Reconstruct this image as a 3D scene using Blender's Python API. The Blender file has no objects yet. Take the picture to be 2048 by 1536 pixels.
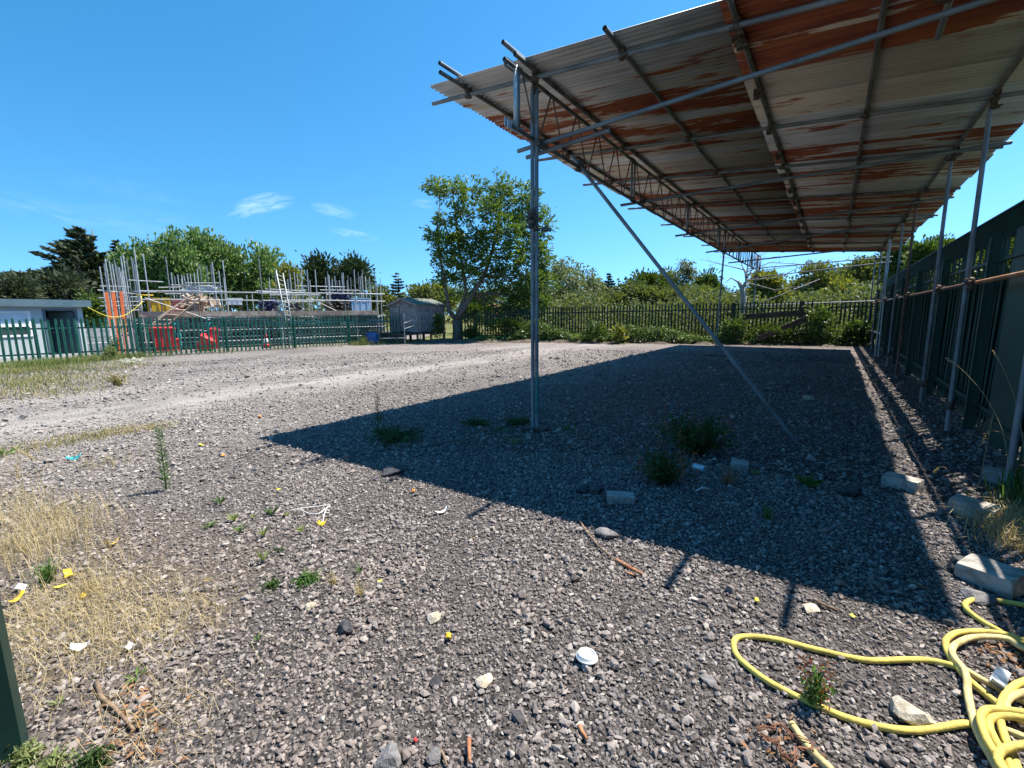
import bpy, math, random
import numpy as np
from mathutils import Vector, Matrix

random.seed(7)
RNG = np.random.default_rng(11)
scene = bpy.context.scene
COL = scene.collection

# ------------------------------------------------------------------ camera
F_PX, CAM_H, ROLL = 900.0, 1.5, math.radians(0.55)
PITCH, YAW = 0.15628320, 0.61631571
cam_d = bpy.data.cameras.new('camera')
cam_d.sensor_width = 36.0
cam_d.lens = 36.0 * F_PX / 2048.0
cam_d.clip_start = 0.05
cam_d.clip_end = 2000.0
cam = bpy.data.objects.new('camera', cam_d)
cam.matrix_world = (Matrix.Translation((0, 0, CAM_H)) @ Matrix.Rotation(YAW, 4, 'Z')
                    @ Matrix.Rotation(math.pi / 2 - PITCH, 4, 'X') @ Matrix.Rotation(-ROLL, 4, 'Z'))
COL.objects.link(cam)
scene.camera = cam

# ------------------------------------------------------------------ sky, sun, exposure
SUN_DIR = Vector((0.295, 0.435, 1.0)).normalized()
SUN_EL = math.asin(SUN_DIR.z)
SUN_AZ = math.atan2(SUN_DIR.x, SUN_DIR.y)
world = bpy.data.worlds.new('World')
scene.world = world
world.use_nodes = True
wn, wl = world.node_tree.nodes, world.node_tree.links
wn.clear()
w_out = wn.new('ShaderNodeOutputWorld')
w_bg = wn.new('ShaderNodeBackground')
w_sky = wn.new('ShaderNodeTexSky')
w_sky.sky_type = 'NISHITA'
w_sky.sun_disc = False
w_sky.sun_elevation = SUN_EL
w_sky.sun_rotation = SUN_AZ
w_sky.air_density = 1.0
w_sky.dust_density = 0.0
w_sky.ozone_density = 2.5
w_hs = wn.new('ShaderNodeHueSaturation')
w_hs.inputs['Hue'].default_value = 0.5
w_hs.inputs['Saturation'].default_value = 1.0
w_bg.inputs['Strength'].default_value = 0.13
wl.new(w_sky.outputs[0], w_hs.inputs['Color'])
w_tc = wn.new('ShaderNodeTexCoord')
# clear dry air: the whole dome is read a little higher up than it stands, so the horizon stays blue
w_map = wn.new('ShaderNodeMapping')
w_map.inputs['Scale'].default_value = (1, 1, .86)
w_map.inputs['Location'].default_value = (0, 0, .17)
wl.new(w_tc.outputs['Generated'], w_map.inputs['Vector'])
wl.new(w_map.outputs[0], w_sky.inputs['Vector'])


def w_math(op, a, b):
    n = wn.new('ShaderNodeMath'); n.operation = op
    for k, q in enumerate((a, b)):
        if isinstance(q, (int, float)): n.inputs[k].default_value = q
        else: wl.new(q, n.inputs[k])
    return n.outputs[0]


# deepen the blue of the clear sky: one contrast curve per channel
w_sep = wn.new('ShaderNodeSeparateColor'); wl.new(w_hs.outputs[0], w_sep.inputs[0])
w_com = wn.new('ShaderNodeCombineColor')
for k_, (pw, gain) in enumerate(((2.0, 1.06), (1.3, .885), (1.3, .885))):
    wl.new(w_math('MULTIPLY', w_math('POWER', w_math('MULTIPLY', w_sep.outputs[k_], .2), pw), 5.0 * gain), w_com.inputs[k_])
w_prev = w_com.outputs[0]


def sky_wisp(prev, direction, along, width, length, amount, seed):
    """a thin patch of cirrus round one direction of the sky"""
    d = Vector(direction).normalized()
    a = (Vector(along) - d * Vector(along).dot(d)).normalized()
    b = d.cross(a)

    def dot(vec):
        n = wn.new('ShaderNodeVectorMath'); n.operation = 'DOT_PRODUCT'
        wl.new(w_tc.outputs['Generated'], n.inputs[0]); n.inputs[1].default_value = vec
        return n.outputs['Value']

    def m(op, x, y=None):
        n = wn.new('ShaderNodeMath'); n.operation = op
        for k, q in enumerate((x, y)):
            if q is None: continue
            if isinstance(q, (int, float)): n.inputs[k].default_value = q
            else: wl.new(q, n.inputs[k])
        return n.outputs[0]
    da, db = dot(a), dot(b)
    e = m('ADD', m('POWER', m('ABSOLUTE', m('DIVIDE', da, length)), 2.0),
          m('POWER', m('ABSOLUTE', m('DIVIDE', db, width)), 2.0))
    mask = m('MAXIMUM', m('SUBTRACT', 1.0, e), 0.0)
    front = m('GREATER_THAN', dot(d), 0.0)
    cx = wn.new('ShaderNodeCombineXYZ')
    wl.new(m('MULTIPLY', da, 16.0), cx.inputs[0]); wl.new(m('MULTIPLY', db, 60.0), cx.inputs[1])
    cx.inputs[2].default_value = seed
    nz = wn.new('ShaderNodeTexNoise'); nz.inputs['Scale'].default_value = 1.6
    nz.inputs['Detail'].default_value = 6.0; nz.inputs['Distortion'].default_value = 0.6
    wl.new(cx.outputs[0], nz.inputs['Vector'])
    dens = m('MAXIMUM', m('MULTIPLY', m('SUBTRACT', nz.outputs[0], 0.36), 2.4), 0.0)
    fac = m('MULTIPLY', m('MULTIPLY', m('MULTIPLY', mask, dens), amount), front)
    mx = wn.new('ShaderNodeMix'); mx.data_type = 'RGBA'
    wl.new(fac, mx.inputs[0]); wl.new(prev, mx.inputs[6]); mx.inputs[7].default_value = (3.6, 4.6, 5.3, 1)
    return mx.outputs[2]


def view_ray(u, v):
    """direction through a point of the 2048 x 1536 photograph"""
    x, y = (u - 1024) / F_PX, -(v - 768) / F_PX
    cr, sr = math.cos(ROLL), math.sin(ROLL)
    x, y = x * cr + y * sr, -x * sr + y * cr
    fw = math.cos(PITCH) + y * math.sin(PITCH)
    up = -math.sin(PITCH) + y * math.cos(PITCH)
    return Vector((x * math.cos(YAW) - fw * math.sin(YAW), x * math.sin(YAW) + fw * math.cos(YAW), up))


def gp(u, v, z=0.0):
    """ground point"""
    r = view_ray(u, v)
    return Vector((0, 0, CAM_H)) + r * ((z - CAM_H) / r.z)


def at(u, v, d):
    """point at horizontal distance d metres"""
    r = view_ray(u, v)
    return Vector((0, 0, CAM_H)) + r * (d / math.hypot(r.x, r.y))


def px_size(d, u=1024):
    """metres per photo pixel at horizontal distance d"""
    r = view_ray(u, 640)
    return d / math.hypot(r.x, r.y) / F_PX


def rdir(u0, v0, u1, v1):
    a, b = view_ray(u0, v0).normalized(), view_ray(u1, v1).normalized()
    return b - a


for (u, v, u0, v0, u1, v1, wd, ln, am, sd) in [
        (530, 406, 470, 418, 590, 398, .018, .055, .62, 1.0),
        (500, 420, 470, 432, 530, 410, .012, .045, .4, 5.0),
        (668, 421, 630, 412, 700, 428, .013, .045, .38, 2.0),
        (712, 470, 670, 462, 750, 478, .010, .05, .36, 3.0),
        (850, 408, 830, 406, 870, 410, .010, .03, .3, 4.0),
        (300, 450, 180, 430, 420, 470, .03, .12, .10, 7.0),
        (90, 420, 60, 412, 120, 428, .02, .07, .12, 9.0),
        (250, 380, 150, 360, 340, 400, .02, .1, .05, 8.0)]:
    w_prev = sky_wisp(w_prev, view_ray(u, v), rdir(u0, v0, u1, v1), wd, ln, am, sd)
wl.new(w_prev, w_bg.inputs['Color'])
wl.new(w_bg.outputs[0], w_out.inputs[0])

sun_d = bpy.data.lights.new('sun', 'SUN')
sun_d.energy = 4.6
sun_d.angle = math.radians(0.53)
sun_d.color = (1.0, 0.94, 0.86)
sun = bpy.data.objects.new('sun', sun_d)
sun.rotation_euler = SUN_DIR.to_track_quat('Z', 'Y').to_euler()
sun.location = (0, 0, 40)
COL.objects.link(sun)

scene.view_settings.view_transform = 'Standard'
scene.view_settings.look = 'None'
scene.view_settings.gamma = 1.0
scene.view_settings.use_curve_mapping = False
scene.view_settings.exposure = 1.2
try:
    scene.cycles.max_bounces = 8
    scene.cycles.diffuse_bounces = 4
except Exception:
    pass


# ------------------------------------------------------------------ materials
class NT:
    """small node tree writer"""
    def __init__(self, name):
        self.m = bpy.data.materials.new(name)
        self.m.use_nodes = True
        self.n, self.l = self.m.node_tree.nodes, self.m.node_tree.links
        self.n.clear()
        self.out = self.n.new('ShaderNodeOutputMaterial')

    def put(self, sock, val):
        if isinstance(val, (int, float)):
            sock.default_value = val
        elif isinstance(val, (tuple, list)):
            v = tuple(val)
            if len(sock.default_value) == 4 and len(v) == 3: v = v + (1,)
            sock.default_value = v
        elif val is not None:
            self.l.new(val, sock)

    def node(self, kind, out=0, ins=None, **attrs):
        nd = self.n.new(kind)
        for k, v in attrs.items(): setattr(nd, k, v)
        for k, v in (ins or {}).items(): self.put(nd.inputs[k], v)
        return nd.outputs[out]

    def pos(self): return self.node('ShaderNodeNewGeometry', 'Position')
    def island(self): return self.node('ShaderNodeNewGeometry', 'Random Per Island')
    def objrand(self): return self.node('ShaderNodeObjectInfo', 'Random')
    def objpos(self): return self.node('ShaderNodeTexCoord', 'Object')

    def scale(self, vec, s):
        return self.node('ShaderNodeMapping', 0, {'Vector': vec, 'Scale': s})

    def noise(self, vec, scale, detail=4.0, rough=0.55, dist=0.0):
        return self.node('ShaderNodeTexNoise', 0, {'Vector': vec, 'Scale': scale, 'Detail': detail,
                                                   'Roughness': rough, 'Distortion': dist})

    def voro(self, vec, scale, out='Distance', feature='F1', rnd=1.0):
        return self.node('ShaderNodeTexVoronoi', out, {'Vector': vec, 'Scale': scale, 'Randomness': rnd}, feature=feature)

    def math(self, op, a, b=None, c=None):
        nd = self.n.new('ShaderNodeMath'); nd.operation = op
        for k, q in enumerate((a, b, c)):
            if q is not None: self.put(nd.inputs[k], q)
        return nd.outputs[0]

    def range(self, v, a, b, c=0.0, d=1.0, smooth=True):
        return self.node('ShaderNodeMapRange', 0, {0: v, 1: a, 2: b, 3: c, 4: d},
                         interpolation_type='SMOOTHSTEP' if smooth else 'LINEAR')

    def mix(self, f, a, b, blend='MIX'):
        nd = self.n.new('ShaderNodeMix'); nd.data_type = 'RGBA'; nd.blend_type = blend
        self.put(nd.inputs[0], f); self.put(nd.inputs[6], a); self.put(nd.inputs[7], b)
        return nd.outputs[2]

    def ramp(self, fac, stops, interp='LINEAR'):
        nd = self.n.new('ShaderNodeValToRGB'); nd.color_ramp.interpolation = interp
        e = nd.color_ramp.elements
        while len(e) < len(stops): e.new(0.5)
        for k, (p, c) in enumerate(stops):
            e[k].position = p; e[k].color = tuple(c) + (1,)
        self.put(nd.inputs[0], fac)
        return nd.outputs[0]

    def bump(self, h, strength=0.5, dist=0.01):
        return self.node('ShaderNodeBump', 0, {'Height': h, 'Strength': strength, 'Distance': dist})

    def principled(self, col, rough=0.6, metal=0.0, normal=None, spec=None, **kw):
        ins = {'Base Color': col, 'Roughness': rough, 'Metallic': metal}
        if normal is not None: ins['Normal'] = normal
        if spec is not None: ins['Specular IOR Level'] = spec
        ins.update(kw)
        s = self.node('ShaderNodeBsdfPrincipled', 0, ins)
        self.l.new(s, self.out.inputs[0])
        return self.m


def simple(name, c1, c2, scale=8.0, rough=0.6, metal=0.0, bump=0.0, detail=5.0, lo=.35, hi=.65, vary=0.0, spec=None, world=True):
    t = NT(name)
    v = t.pos() if world else t.objpos()
    n = t.noise(v, scale, detail)
    c = t.mix(t.range(n, lo, hi), c1, c2)
    if vary:
        k = t.range(t.objrand(), 0, 1, 1 - vary, 1 + vary, False)
        c = t.mix(1.0, c, t.node('ShaderNodeCombineXYZ', 0, {0: k, 1: k, 2: k}), 'MULTIPLY')
    nrm = t.bump(t.noise(v, scale * 4, 4), bump, .01) if bump else None
    return t.principled(c, rough, metal, nrm, spec)


def leaf_mat(name, dark, light, tip, trans=0.35, rough=0.5, scale=0.6):
    """leaf colour varies per leaf and in drifts through the crown"""
    t = NT(name)
    r = t.island()
    n = t.noise(t.pos(), scale, 3)
    c = t.mix(t.range(n, .3, .7), dark, light)
    c = t.mix(t.math('POWER', r, 2.5), c, tip)
    d = t.node('ShaderNodeBsdfPrincipled', 0, {'Base Color': c, 'Roughness': rough, 'Specular IOR Level': 0.3})
    c2 = t.mix(1.0, c, (1.25, 1.25, .45), 'MULTIPLY')
    tr = t.node('ShaderNodeBsdfTranslucent', 0, {'Color': c2})
    s = t.node('ShaderNodeMixShader', 0, {0: trans, 1: d, 2: tr})
    t.l.new(s, t.out.inputs[0])
    return t.m


M = {}
# galvanised scaffold tube: grey, dull, with dirt
t = NT('galvanised tube')
v = t.pos()
g = t.mix(t.range(t.noise(v, 3.0, 5), .3, .7), (.13, .15, .16), (.24, .26, .27))
g = t.mix(t.range(t.noise(v, 25, 5), .6, .75), g, (.15, .14, .125))
g = t.mix(t.math('MULTIPLY', t.range(t.noise(v, 1.1, 6), .62, .72), .7), g, (.2, .11, .06))
M['tube'] = t.principled(g, .62, .22, t.bump(t.noise(v, 60, 3), .12, .004))
M['tube_dark'] = simple('weathered dark tube', (.10, .10, .095), (.20, .195, .18), 6, .6, .4, .1)
M['tube_light'] = simple('bright galvanised tube', (.34, .36, .37), (.48, .5, .5), 4, .55, .25)
M['tube_rust'] = simple('rusty orange tube', (.30, .12, .05), (.42, .24, .13), 5, .75, .1, .15)
M['tube_brown'] = simple('brown tube', (.12, .06, .04), (.2, .11, .08), 5, .7, .2, .15)
M['coupler'] = simple('rusty coupler steel', (.07, .05, .04), (.16, .12, .09), 30, .75, .4, .2)
M['plate'] = simple('zinc plate', (.38, .42, .46), (.5, .54, .57), 9, .5, .4)
M['teal_paint'] = simple('teal paint on tube', (.02, .16, .15), (.05, .22, .2), 8, .5)

# corrugated sheets: bare zinc, cream primer, red and orange rust that runs along the corrugations
t = NT('corrugated iron')
v = t.pos(); rnd = t.objrand()
oc = t.node('ShaderNodeSeparateColor', 0, {0: t.node('ShaderNodeObjectInfo', 'Color')})
ocg = t.node('ShaderNodeSeparateColor', 1, {0: t.node('ShaderNodeObjectInfo', 'Color')})
ocb = t.node('ShaderNodeSeparateColor', 2, {0: t.node('ShaderNodeObjectInfo', 'Color')})
off = t.node('ShaderNodeCombineXYZ', 0, {0: t.math('MULTIPLY', rnd, 37.0), 1: t.math('MULTIPLY', rnd, 91.0), 2: t.math('MULTIPLY', rnd, 17.0)})
v2 = t.node('ShaderNodeVectorMath', 0, {0: v, 1: off}, operation='ADD')
stretch = t.scale(v2, (.6, 3.9, 1.0))
fine = t.scale(v2, (1.2, 22.0, 4.0))
streak = t.noise(fine, 1.0, 5, .6)
zinc = t.ramp(streak, [(.25, (.40, .41, .41)), (.5, (.66, .68, .68)), (.75, (.82, .83, .82))])
cream = t.mix(streak, (.44, .38, .27), (.76, .71, .58))
base = t.mix(t.range(t.math('ADD', t.noise(stretch, .8, 3), t.math('MULTIPLY', t.math('SUBTRACT', ocg, .4), .5)), .46, .6), zinc, cream)
blue = t.mix(t.math('MULTIPLY', t.range(t.noise(t.scale(v2, (.8, 2.0, 1)), 1.3, 3), .6, .75), .6), base, (.33, .4, .43))
rn = t.math('ADD', t.noise(stretch, .78, 7, .6, .3), t.math('MULTIPLY', t.math('SUBTRACT', streak, .5), .46))
thr = t.math('SUBTRACT', .70, t.math('MULTIPLY', oc, .40))
rmask = t.range(t.math('SUBTRACT', rn, thr), -.02, .024)
rust = t.ramp(t.math('ADD', t.math('MULTIPLY', streak, .6), t.math('MULTIPLY', t.noise(stretch, 2.3, 4), .5)),
              [(.3, (.10, .022, .012)), (.5, (.21, .048, .020)), (.68, (.34, .105, .03)), (.85, (.42, .22, .08))])
halo = t.range(t.math('SUBTRACT', rn, thr), -.075, .0)
col = t.mix(t.math('MULTIPLY', halo, .22), blue, (.62, .40, .18))
lz = t.node('ShaderNodeSeparateXYZ', 2, {0: t.objpos()})
grime_shade = t.math('MULTIPLY', t.range(lz, .0115, -.0115), t.range(t.noise(stretch, .7, 3), .3, .7, .06, .42))  # dirt on the low side, with the shading of the corrugations painted in
col = t.mix(grime_shade, col, (.13, .115, .095))
tone = ocb
col = t.mix(1.0, col, t.node('ShaderNodeCombineXYZ', 0, {0: tone, 1: tone, 2: tone}), 'MULTIPLY')
col = t.mix(rmask, col, rust)
M['iron'] = t.principled(col, t.mix(rmask, (.5, .5, .5), (.85, .85, .85)), t.math('MULTIPLY', t.math('SUBTRACT', 1.0, rmask), .12),
                         t.bump(streak, .15, .004))

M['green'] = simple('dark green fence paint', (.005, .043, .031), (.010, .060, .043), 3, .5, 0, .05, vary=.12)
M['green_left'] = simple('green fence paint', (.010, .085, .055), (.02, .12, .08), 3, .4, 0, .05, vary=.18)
M['green_backlit'] = simple('green fence paint with backlit shade', (.006, .022, .015), (.012, .035, .024), 3, .5, 0, .05, vary=.15)  # fence green with its backlit, shaded look painted into the colour
M['green_sheet'] = simple('green coated sheet', (.004, .030, .024), (.007, .042, .032), 2, .75, 0, .04, vary=.1, spec=.15)
M['green_shaded'] = simple('dark green paint with shade', (.003, .028, .021), (.005, .038, .028), 3, .5, 0, .05, spec=.3)  # fence green darkened: the post's shaded side is put into the colour
M['wood'] = simple('weathered grey timber', (.20, .17, .145), (.32, .28, .25), 6, .85, 0, .3, vary=.2)
M['shed_board'] = simple('silvered shed board', (.20, .18, .18), (.31, .285, .28), 5, .85, 0, .3, vary=.16)
M['board'] = simple('scaffold board', (.30, .22, .16), (.46, .37, .28), 4, .85, 0, .3, vary=.22)
M['dark_board'] = simple('old brown board', (.055, .042, .03), (.10, .08, .06), 5, .9, 0, .3, vary=.2)
M['felt'] = simple('mossy roof felt', (.07, .085, .06), (.16, .17, .14), 3, .95, 0, .4)
M['cabin'] = simple('pale grey cabin paint', (.40, .46, .47), (.47, .52, .53), 1.5, .55, 0, .03)
M['cabin_trim'] = simple('slate blue trim', (.06, .115, .14), (.085, .14, .165), 2, .5)
M['white'] = simple('white plastic', (.68, .70, .71), (.78, .79, .79), 3, .4)
M['blind'] = simple('pale window blind', (.50, .60, .68), (.58, .67, .74), 2, .4)
M['dark_glass'] = simple('dark window glass', (.03, .045, .05), (.06, .08, .085), 2, .08)
M['interior'] = simple('dim interior', (.10, .085, .06), (.2, .17, .12), 3, .9)
M['black'] = simple('black plastic', (.012, .012, .013), (.025, .025, .027), 5, .5)
M['red'] = simple('red plastic', (.55, .025, .03), (.66, .045, .045), 4, .45)
M['pink_red'] = simple('faded red sheet', (.42, .14, .13), (.5, .2, .18), 5, .6)
M['orange'] = simple('orange plastic', (.75, .15, .035), (.85, .22, .06), 4, .5)
M['yellow_bin'] = simple('yellow plastic', (.62, .36, .015), (.72, .45, .03), 4, .5)
M['yellow_frame'] = simple('yellow painted frame', (.6, .42, .02), (.7, .5, .04), 4, .5)
M['blue'] = simple('blue plastic', (.02, .08, .28), (.035, .11, .34), 4, .45)
M['navy'] = simple('navy plastic', (.018, .024, .07), (.03, .036, .1), 4, .5)
M['light_blue'] = simple('light blue paint', (.28, .45, .62), (.36, .52, .68), 4, .5)
M['teal_sheet'] = simple('teal netting', (.02, .26, .28), (.05, .36, .37), 9, .8, 0, .3)
M['grey_sheet'] = simple('grey sheet', (.34, .36, .36), (.5, .5, .49), 5, .6, 0, .1)
M['brown'] = simple('brown cloth', (.32, .22, .14), (.42, .3, .2), 5, .8)
M['concrete'] = simple('concrete', (.22, .20, .17), (.40, .375, .33), 14, .95, 0, .6, lo=.3, hi=.6)
M['mortar_block'] = simple('grey concrete block', (.25, .25, .235), (.37, .365, .34), 40, .95, 0, .6)
M['hose'] = simple('dusty yellow hose', (.46, .35, .09), (.66, .53, .12), 22, .75, 0, .25, lo=.3, hi=.6, spec=.3)
M['hose_worn'] = simple('dusty yellow hose worn', (.42, .33, .15), (.68, .56, .24), 18, .8, 0, .25, lo=.3, hi=.6, spec=.3)
M['lid'] = simple('white cup lid', (.50, .53, .53), (.60, .63, .63), 40, .45)
M['tape'] = simple('yellow plastic scrap', (.72, .42, .01), (.8, .5, .02), 30, .5)
M['lemon'] = simple('lemon plastic scrap', (.75, .66, .05), (.82, .72, .08), 30, .5)
M['orange_scrap'] = simple('orange scrap', (.7, .2, .02), (.8, .28, .03), 30, .5)
M['purple'] = simple('purple scrap', (.12, .09, .4), (.2, .16, .5), 30, .5)
M['paper'] = simple('white paper', (.7, .7, .69), (.78, .78, .77), 20, .7)
M['can_blue'] = simple('pale blue can', (.32, .58, .68), (.5, .7, .76), 18, .35, .2)
M['stick'] = simple('dry brown stick', (.14, .09, .055), (.26, .18, .11), 25, .9, 0, .4)
M['rust_wood'] = simple('reddish splintered wood', (.34, .13, .06), (.48, .24, .12), 25, .9, 0, .4)
M['bark'] = simple('grey brown bark', (.075, .06, .048), (.17, .145, .12), 12, .95, 0, .7)
M['bark_pale'] = simple('pale bark', (.22, .2, .17), (.36, .33, .28), 12, .95, 0, .5)
M['roof_tile'] = simple('red roof tiles', (.34, .09, .06), (.45, .15, .1), 9, .9)
M['rock_tan'] = simple('tan rock', (.34, .29, .21), (.52, .46, .36), 25, .95, 0, .7)
M['rock_grey'] = simple('grey rock', (.11, .105, .105), (.22, .21, .205), 25, .95, 0, .7)
M['rock_dark'] = simple('dark rock', (.03, .03, .034), (.07, .07, .075), 25, .95, 0, .7)
M['wire'] = simple('rusty wire', (.16, .06, .03), (.26, .12, .07), 30, .8, .2)

M['leaf_tree'] = leaf_mat('broad leaves', (.06, .115, .024), (.115, .19, .045), (.17, .245, .065), .42, .42)
M['leaf_poplar'] = leaf_mat('poplar leaves', (0.0585, 0.13, 0.026), (0.1105, 0.195, 0.0455), (0.182, 0.26, 0.078), .38, .45, .35)
M['leaf_cypress'] = leaf_mat('cypress sprays', (.028, .045, .022), (.055, .075, .036), (.09, .10, .055), .15, .6)
M['leaf_pine'] = leaf_mat('pine needles', (0.0168, 0.0384, 0.0156), (0.0384, 0.0696, 0.0264), (0.072, 0.102, 0.042), .15, .6)
M['leaf_olive'] = leaf_mat('olive scrub leaves', (0.069, 0.09775, 0.0322), (0.1265, 0.1495, 0.05175), (0.1955, 0.2185, 0.092), .33, .55)
M['leaf_birch'] = leaf_mat('birch leaves', (0.0825, 0.1155, 0.0418), (0.1375, 0.165, 0.066), (0.22, 0.231, 0.11), .35, .5)
M['leaf_oak'] = leaf_mat('oak leaves', (0.0336, 0.066, 0.0168), (0.066, 0.114, 0.0264), (0.132, 0.18, 0.048), .32, .45)
M['leaf_yellow'] = leaf_mat('yellow green leaves', (.12, .15, .03), (.18, .2, .045), (.3, .28, .07), .35, .5)
M['leaf_bramble'] = leaf_mat('bramble leaves', (0.04025, 0.0805, 0.0184), (0.0805, 0.138, 0.0345), (0.23, 0.299, 0.115), .32, .35, 1.5)
M['leaf_fern'] = leaf_mat('fern fronds', (.08, .13, .03), (.13, .19, .05), (.24, .28, .1), .35, .5)
M['weed'] = leaf_mat('weed leaves', (.04, .10, .02), (.075, .15, .03), (.13, .21, .05), .3, .5, 6)
M['weed_pale'] = leaf_mat('pale weed leaves', (.12, .17, .05), (.19, .24, .08), (.3, .33, .14), .3, .5, 6)
M['weed_dark'] = leaf_mat('dark weed leaves', (.025, .06, .015), (.04, .09, .02), (.08, .13, .03), .3, .5, 6)
M['weed_red'] = leaf_mat('reddish seed heads', (.26, .07, .035), (.34, .11, .055), (.4, .18, .08), .2, .7, 6)
M['straw'] = leaf_mat('dry straw', (.36, .27, .13), (.5, .39, .2), (.62, .52, .32), .25, .6, 3)
M['grass'] = leaf_mat('green grass', (0.07, 0.12, 0.025), (0.13, 0.18, 0.05), (0.26, 0.25, 0.09), .3, .5, 2)
M['grass_dry'] = leaf_mat('parched grass', (.2, .19, .07), (.3, .25, .11), (.42, .34, .17), .25, .6, 1.2)
M['flower'] = leaf_mat('white flower heads', (.5, .5, .42), (.6, .6, .5), (.7, .7, .6), .2, .6, 3)
M['dead_leaf'] = leaf_mat('dead leaves', (.2, .09, .04), (.3, .15, .07), (.4, .25, .14), .2, .7, 6)

# gravel chippings: per stone colour
t = NT('gravel chippings')
r = t.island()
c = t.ramp(r, [(0, (.062, .055, .055)), (.2, (.116, .103, .101)), (.42, (.168, .148, .142)), (.64, (.222, .196, .184)),
               (.84, (.285, .252, .232)), (.965, (.36, .325, .295)), (1.0, (.47, .44, .40))])
nz = t.noise(t.pos(), 90, 4)
c = t.mix(t.math('MULTIPLY', t.range(nz, .35, .7), .4), c, (.23, .20, .178))
warm = t.range(t.noise(t.pos(), .55, 4), .42, .66)
c = t.mix(t.math('MULTIPLY', warm, .25), c, (.30, .235, .185))
# lime dust driven over the stones by traffic, thick round the wheel track and thin under the canopy
px = t.node('ShaderNodeSeparateXYZ', 0, {0: t.pos()}); py = t.node('ShaderNodeSeparateXYZ', 1, {0: t.pos()})
dz = t.math('MULTIPLY', t.range(t.math('MULTIPLY', px, -1.0), 2.0, 8.5), t.range(t.noise(t.scale(t.pos(), (1.0, .45, 1.0)), .55, 5, .6), .22, .6))
c = t.mix(t.math('MULTIPLY', dz, .62), c, t.mix(r, (.22, .195, .175), (.44, .40, .36)))
M['gravel'] = t.principled(c, .92, 0, t.bump(t.noise(t.pos(), 200, 3), .35, .004), spec=.25)

# yard surface
t = NT('gravel yard')
v = t.pos()
sx = t.node('ShaderNodeSeparateXYZ', 0, {0: v}); sy = t.node('ShaderNodeSeparateXYZ', 1, {0: v})
cell = t.node('ShaderNodeTexVoronoi', 'Color', {'Vector': v, 'Scale': 42.0})
cellv = t.node('ShaderNodeSeparateColor', 0, {0: cell})
cell2 = t.node('ShaderNodeTexVoronoi', 'Color', {'Vector': v, 'Scale': 27.0})
cellv2 = t.node('ShaderNodeSeparateColor', 1, {0: cell2})
stops = [(0, (.022, .021, .024)), (.3, (.05, .047, .05)), (.6, (.085, .078, .08)), (.8, (.14, .125, .118)), (.93, (.24, .22, .2)), (1, (.42, .4, .37))]
ca = t.ramp(cellv, stops); cb = t.ramp(cellv2, stops)
c = t.mix(t.range(t.noise(v, 3, 3), .45, .6), ca, cb)
big = t.noise(v, .32, 5, .6, .3)
c = t.mix(t.math('MULTIPLY', t.range(big, .42, .66), .35), c, (.25, .205, .17))
# compacted dusty wheel track along x = -9.4, wandering a little
wob = t.math('MULTIPLY', t.math('SUBTRACT', t.noise(t.scale(v, (.4, .15, 1)), 1.0, 3), .5), 2.2)
dx = t.math('ADD', t.math('ADD', sx, 9.35), wob)
tr = t.math('SUBTRACT', 1.0, t.range(t.math('ABSOLUTE', dx), .25, 1.5))
tr2 = t.math('SUBTRACT', 1.0, t.range(t.math('ABSOLUTE', t.math('ADD', dx, 2.4)), .2, 1.0))
trk = t.math('MAXIMUM', tr, t.math('MULTIPLY', tr2, .75))
trk = t.math('MULTIPLY', trk, t.range(t.noise(t.scale(v, (1.6, .5, 1)), 1.1, 5), .3, .62))
dust = t.mix(t.noise(v, 14, 5), (.30, .27, .24), (.46, .425, .385))
dzy = t.math('MULTIPLY', t.range(t.math('MULTIPLY', sx, -1.0), 2.0, 8.5), t.range(t.noise(t.scale(v, (1.0, .45, 1.0)), .55, 5, .6), .22, .6))
c = t.mix(t.math('MULTIPLY', dzy, .6), c, t.mix(cellv, (.2, .18, .165), (.44, .40, .36)))
c = t.mix(t.math('MULTIPLY', trk, .85), c, dust)
# bare pinkish grit towards the far fence
fr = t.math('MULTIPLY', t.range(sy, 8.0, 14.0), t.range(t.noise(v, .5, 5), .35, .6))
c = t.mix(t.math('MULTIPLY', fr, .5), c, t.mix(cellv, (.14, .11, .1), (.4, .33, .29)))
# dark soil at the fence foot on the right
sl = t.math('MULTIPLY', t.range(sx, .8, 1.5), t.range(t.noise(v, 2.2, 5), .38, .6))
c = t.mix(t.math('MULTIPLY', sl, .7), c, (.10, .075, .05))
dirt = t.range(t.noise(v, 1.3, 6, .65), .56, .72)
c = t.mix(t.math('MULTIPLY', dirt, .3), c, (.19, .15, .115))
# near fines darkened: shade of the gaps between loose stones painted into them
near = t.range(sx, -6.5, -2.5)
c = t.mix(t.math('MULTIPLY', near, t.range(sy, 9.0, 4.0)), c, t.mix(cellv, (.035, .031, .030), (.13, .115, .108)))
# bare brown soil under the dry grass at the near left
ex_ = t.math('POWER', t.math('DIVIDE', t.math('ADD', sx, 3.35), 1.3), 2.0); ey_ = t.math('POWER', t.math('DIVIDE', t.math('SUBTRACT', sy, .55), .95), 2.0)
sm = t.math('SUBTRACT', t.math('ADD', t.math('ADD', ex_, ey_), t.noise(v, 2.5, 5)), .5)
c = t.mix(t.math('MULTIPLY', t.range(sm, 1.0, .5), .6), c, t.mix(t.noise(v, 30, 5), (.085, .065, .045), (.2, .165, .13)))
h = t.math('SUBTRACT', 1.0, t.voro(v, 42.0))
h = t.math('ADD', h, t.math('MULTIPLY', t.math('SUBTRACT', 1.0, t.voro(v, 90.0)), .5))
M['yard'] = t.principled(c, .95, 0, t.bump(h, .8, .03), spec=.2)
t = NT('meadow')
v = t.pos()
c = t.mix(t.range(t.noise(v, .4, 6), .35, .65), (.07, .09, .03), (.16, .15, .06))
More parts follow.
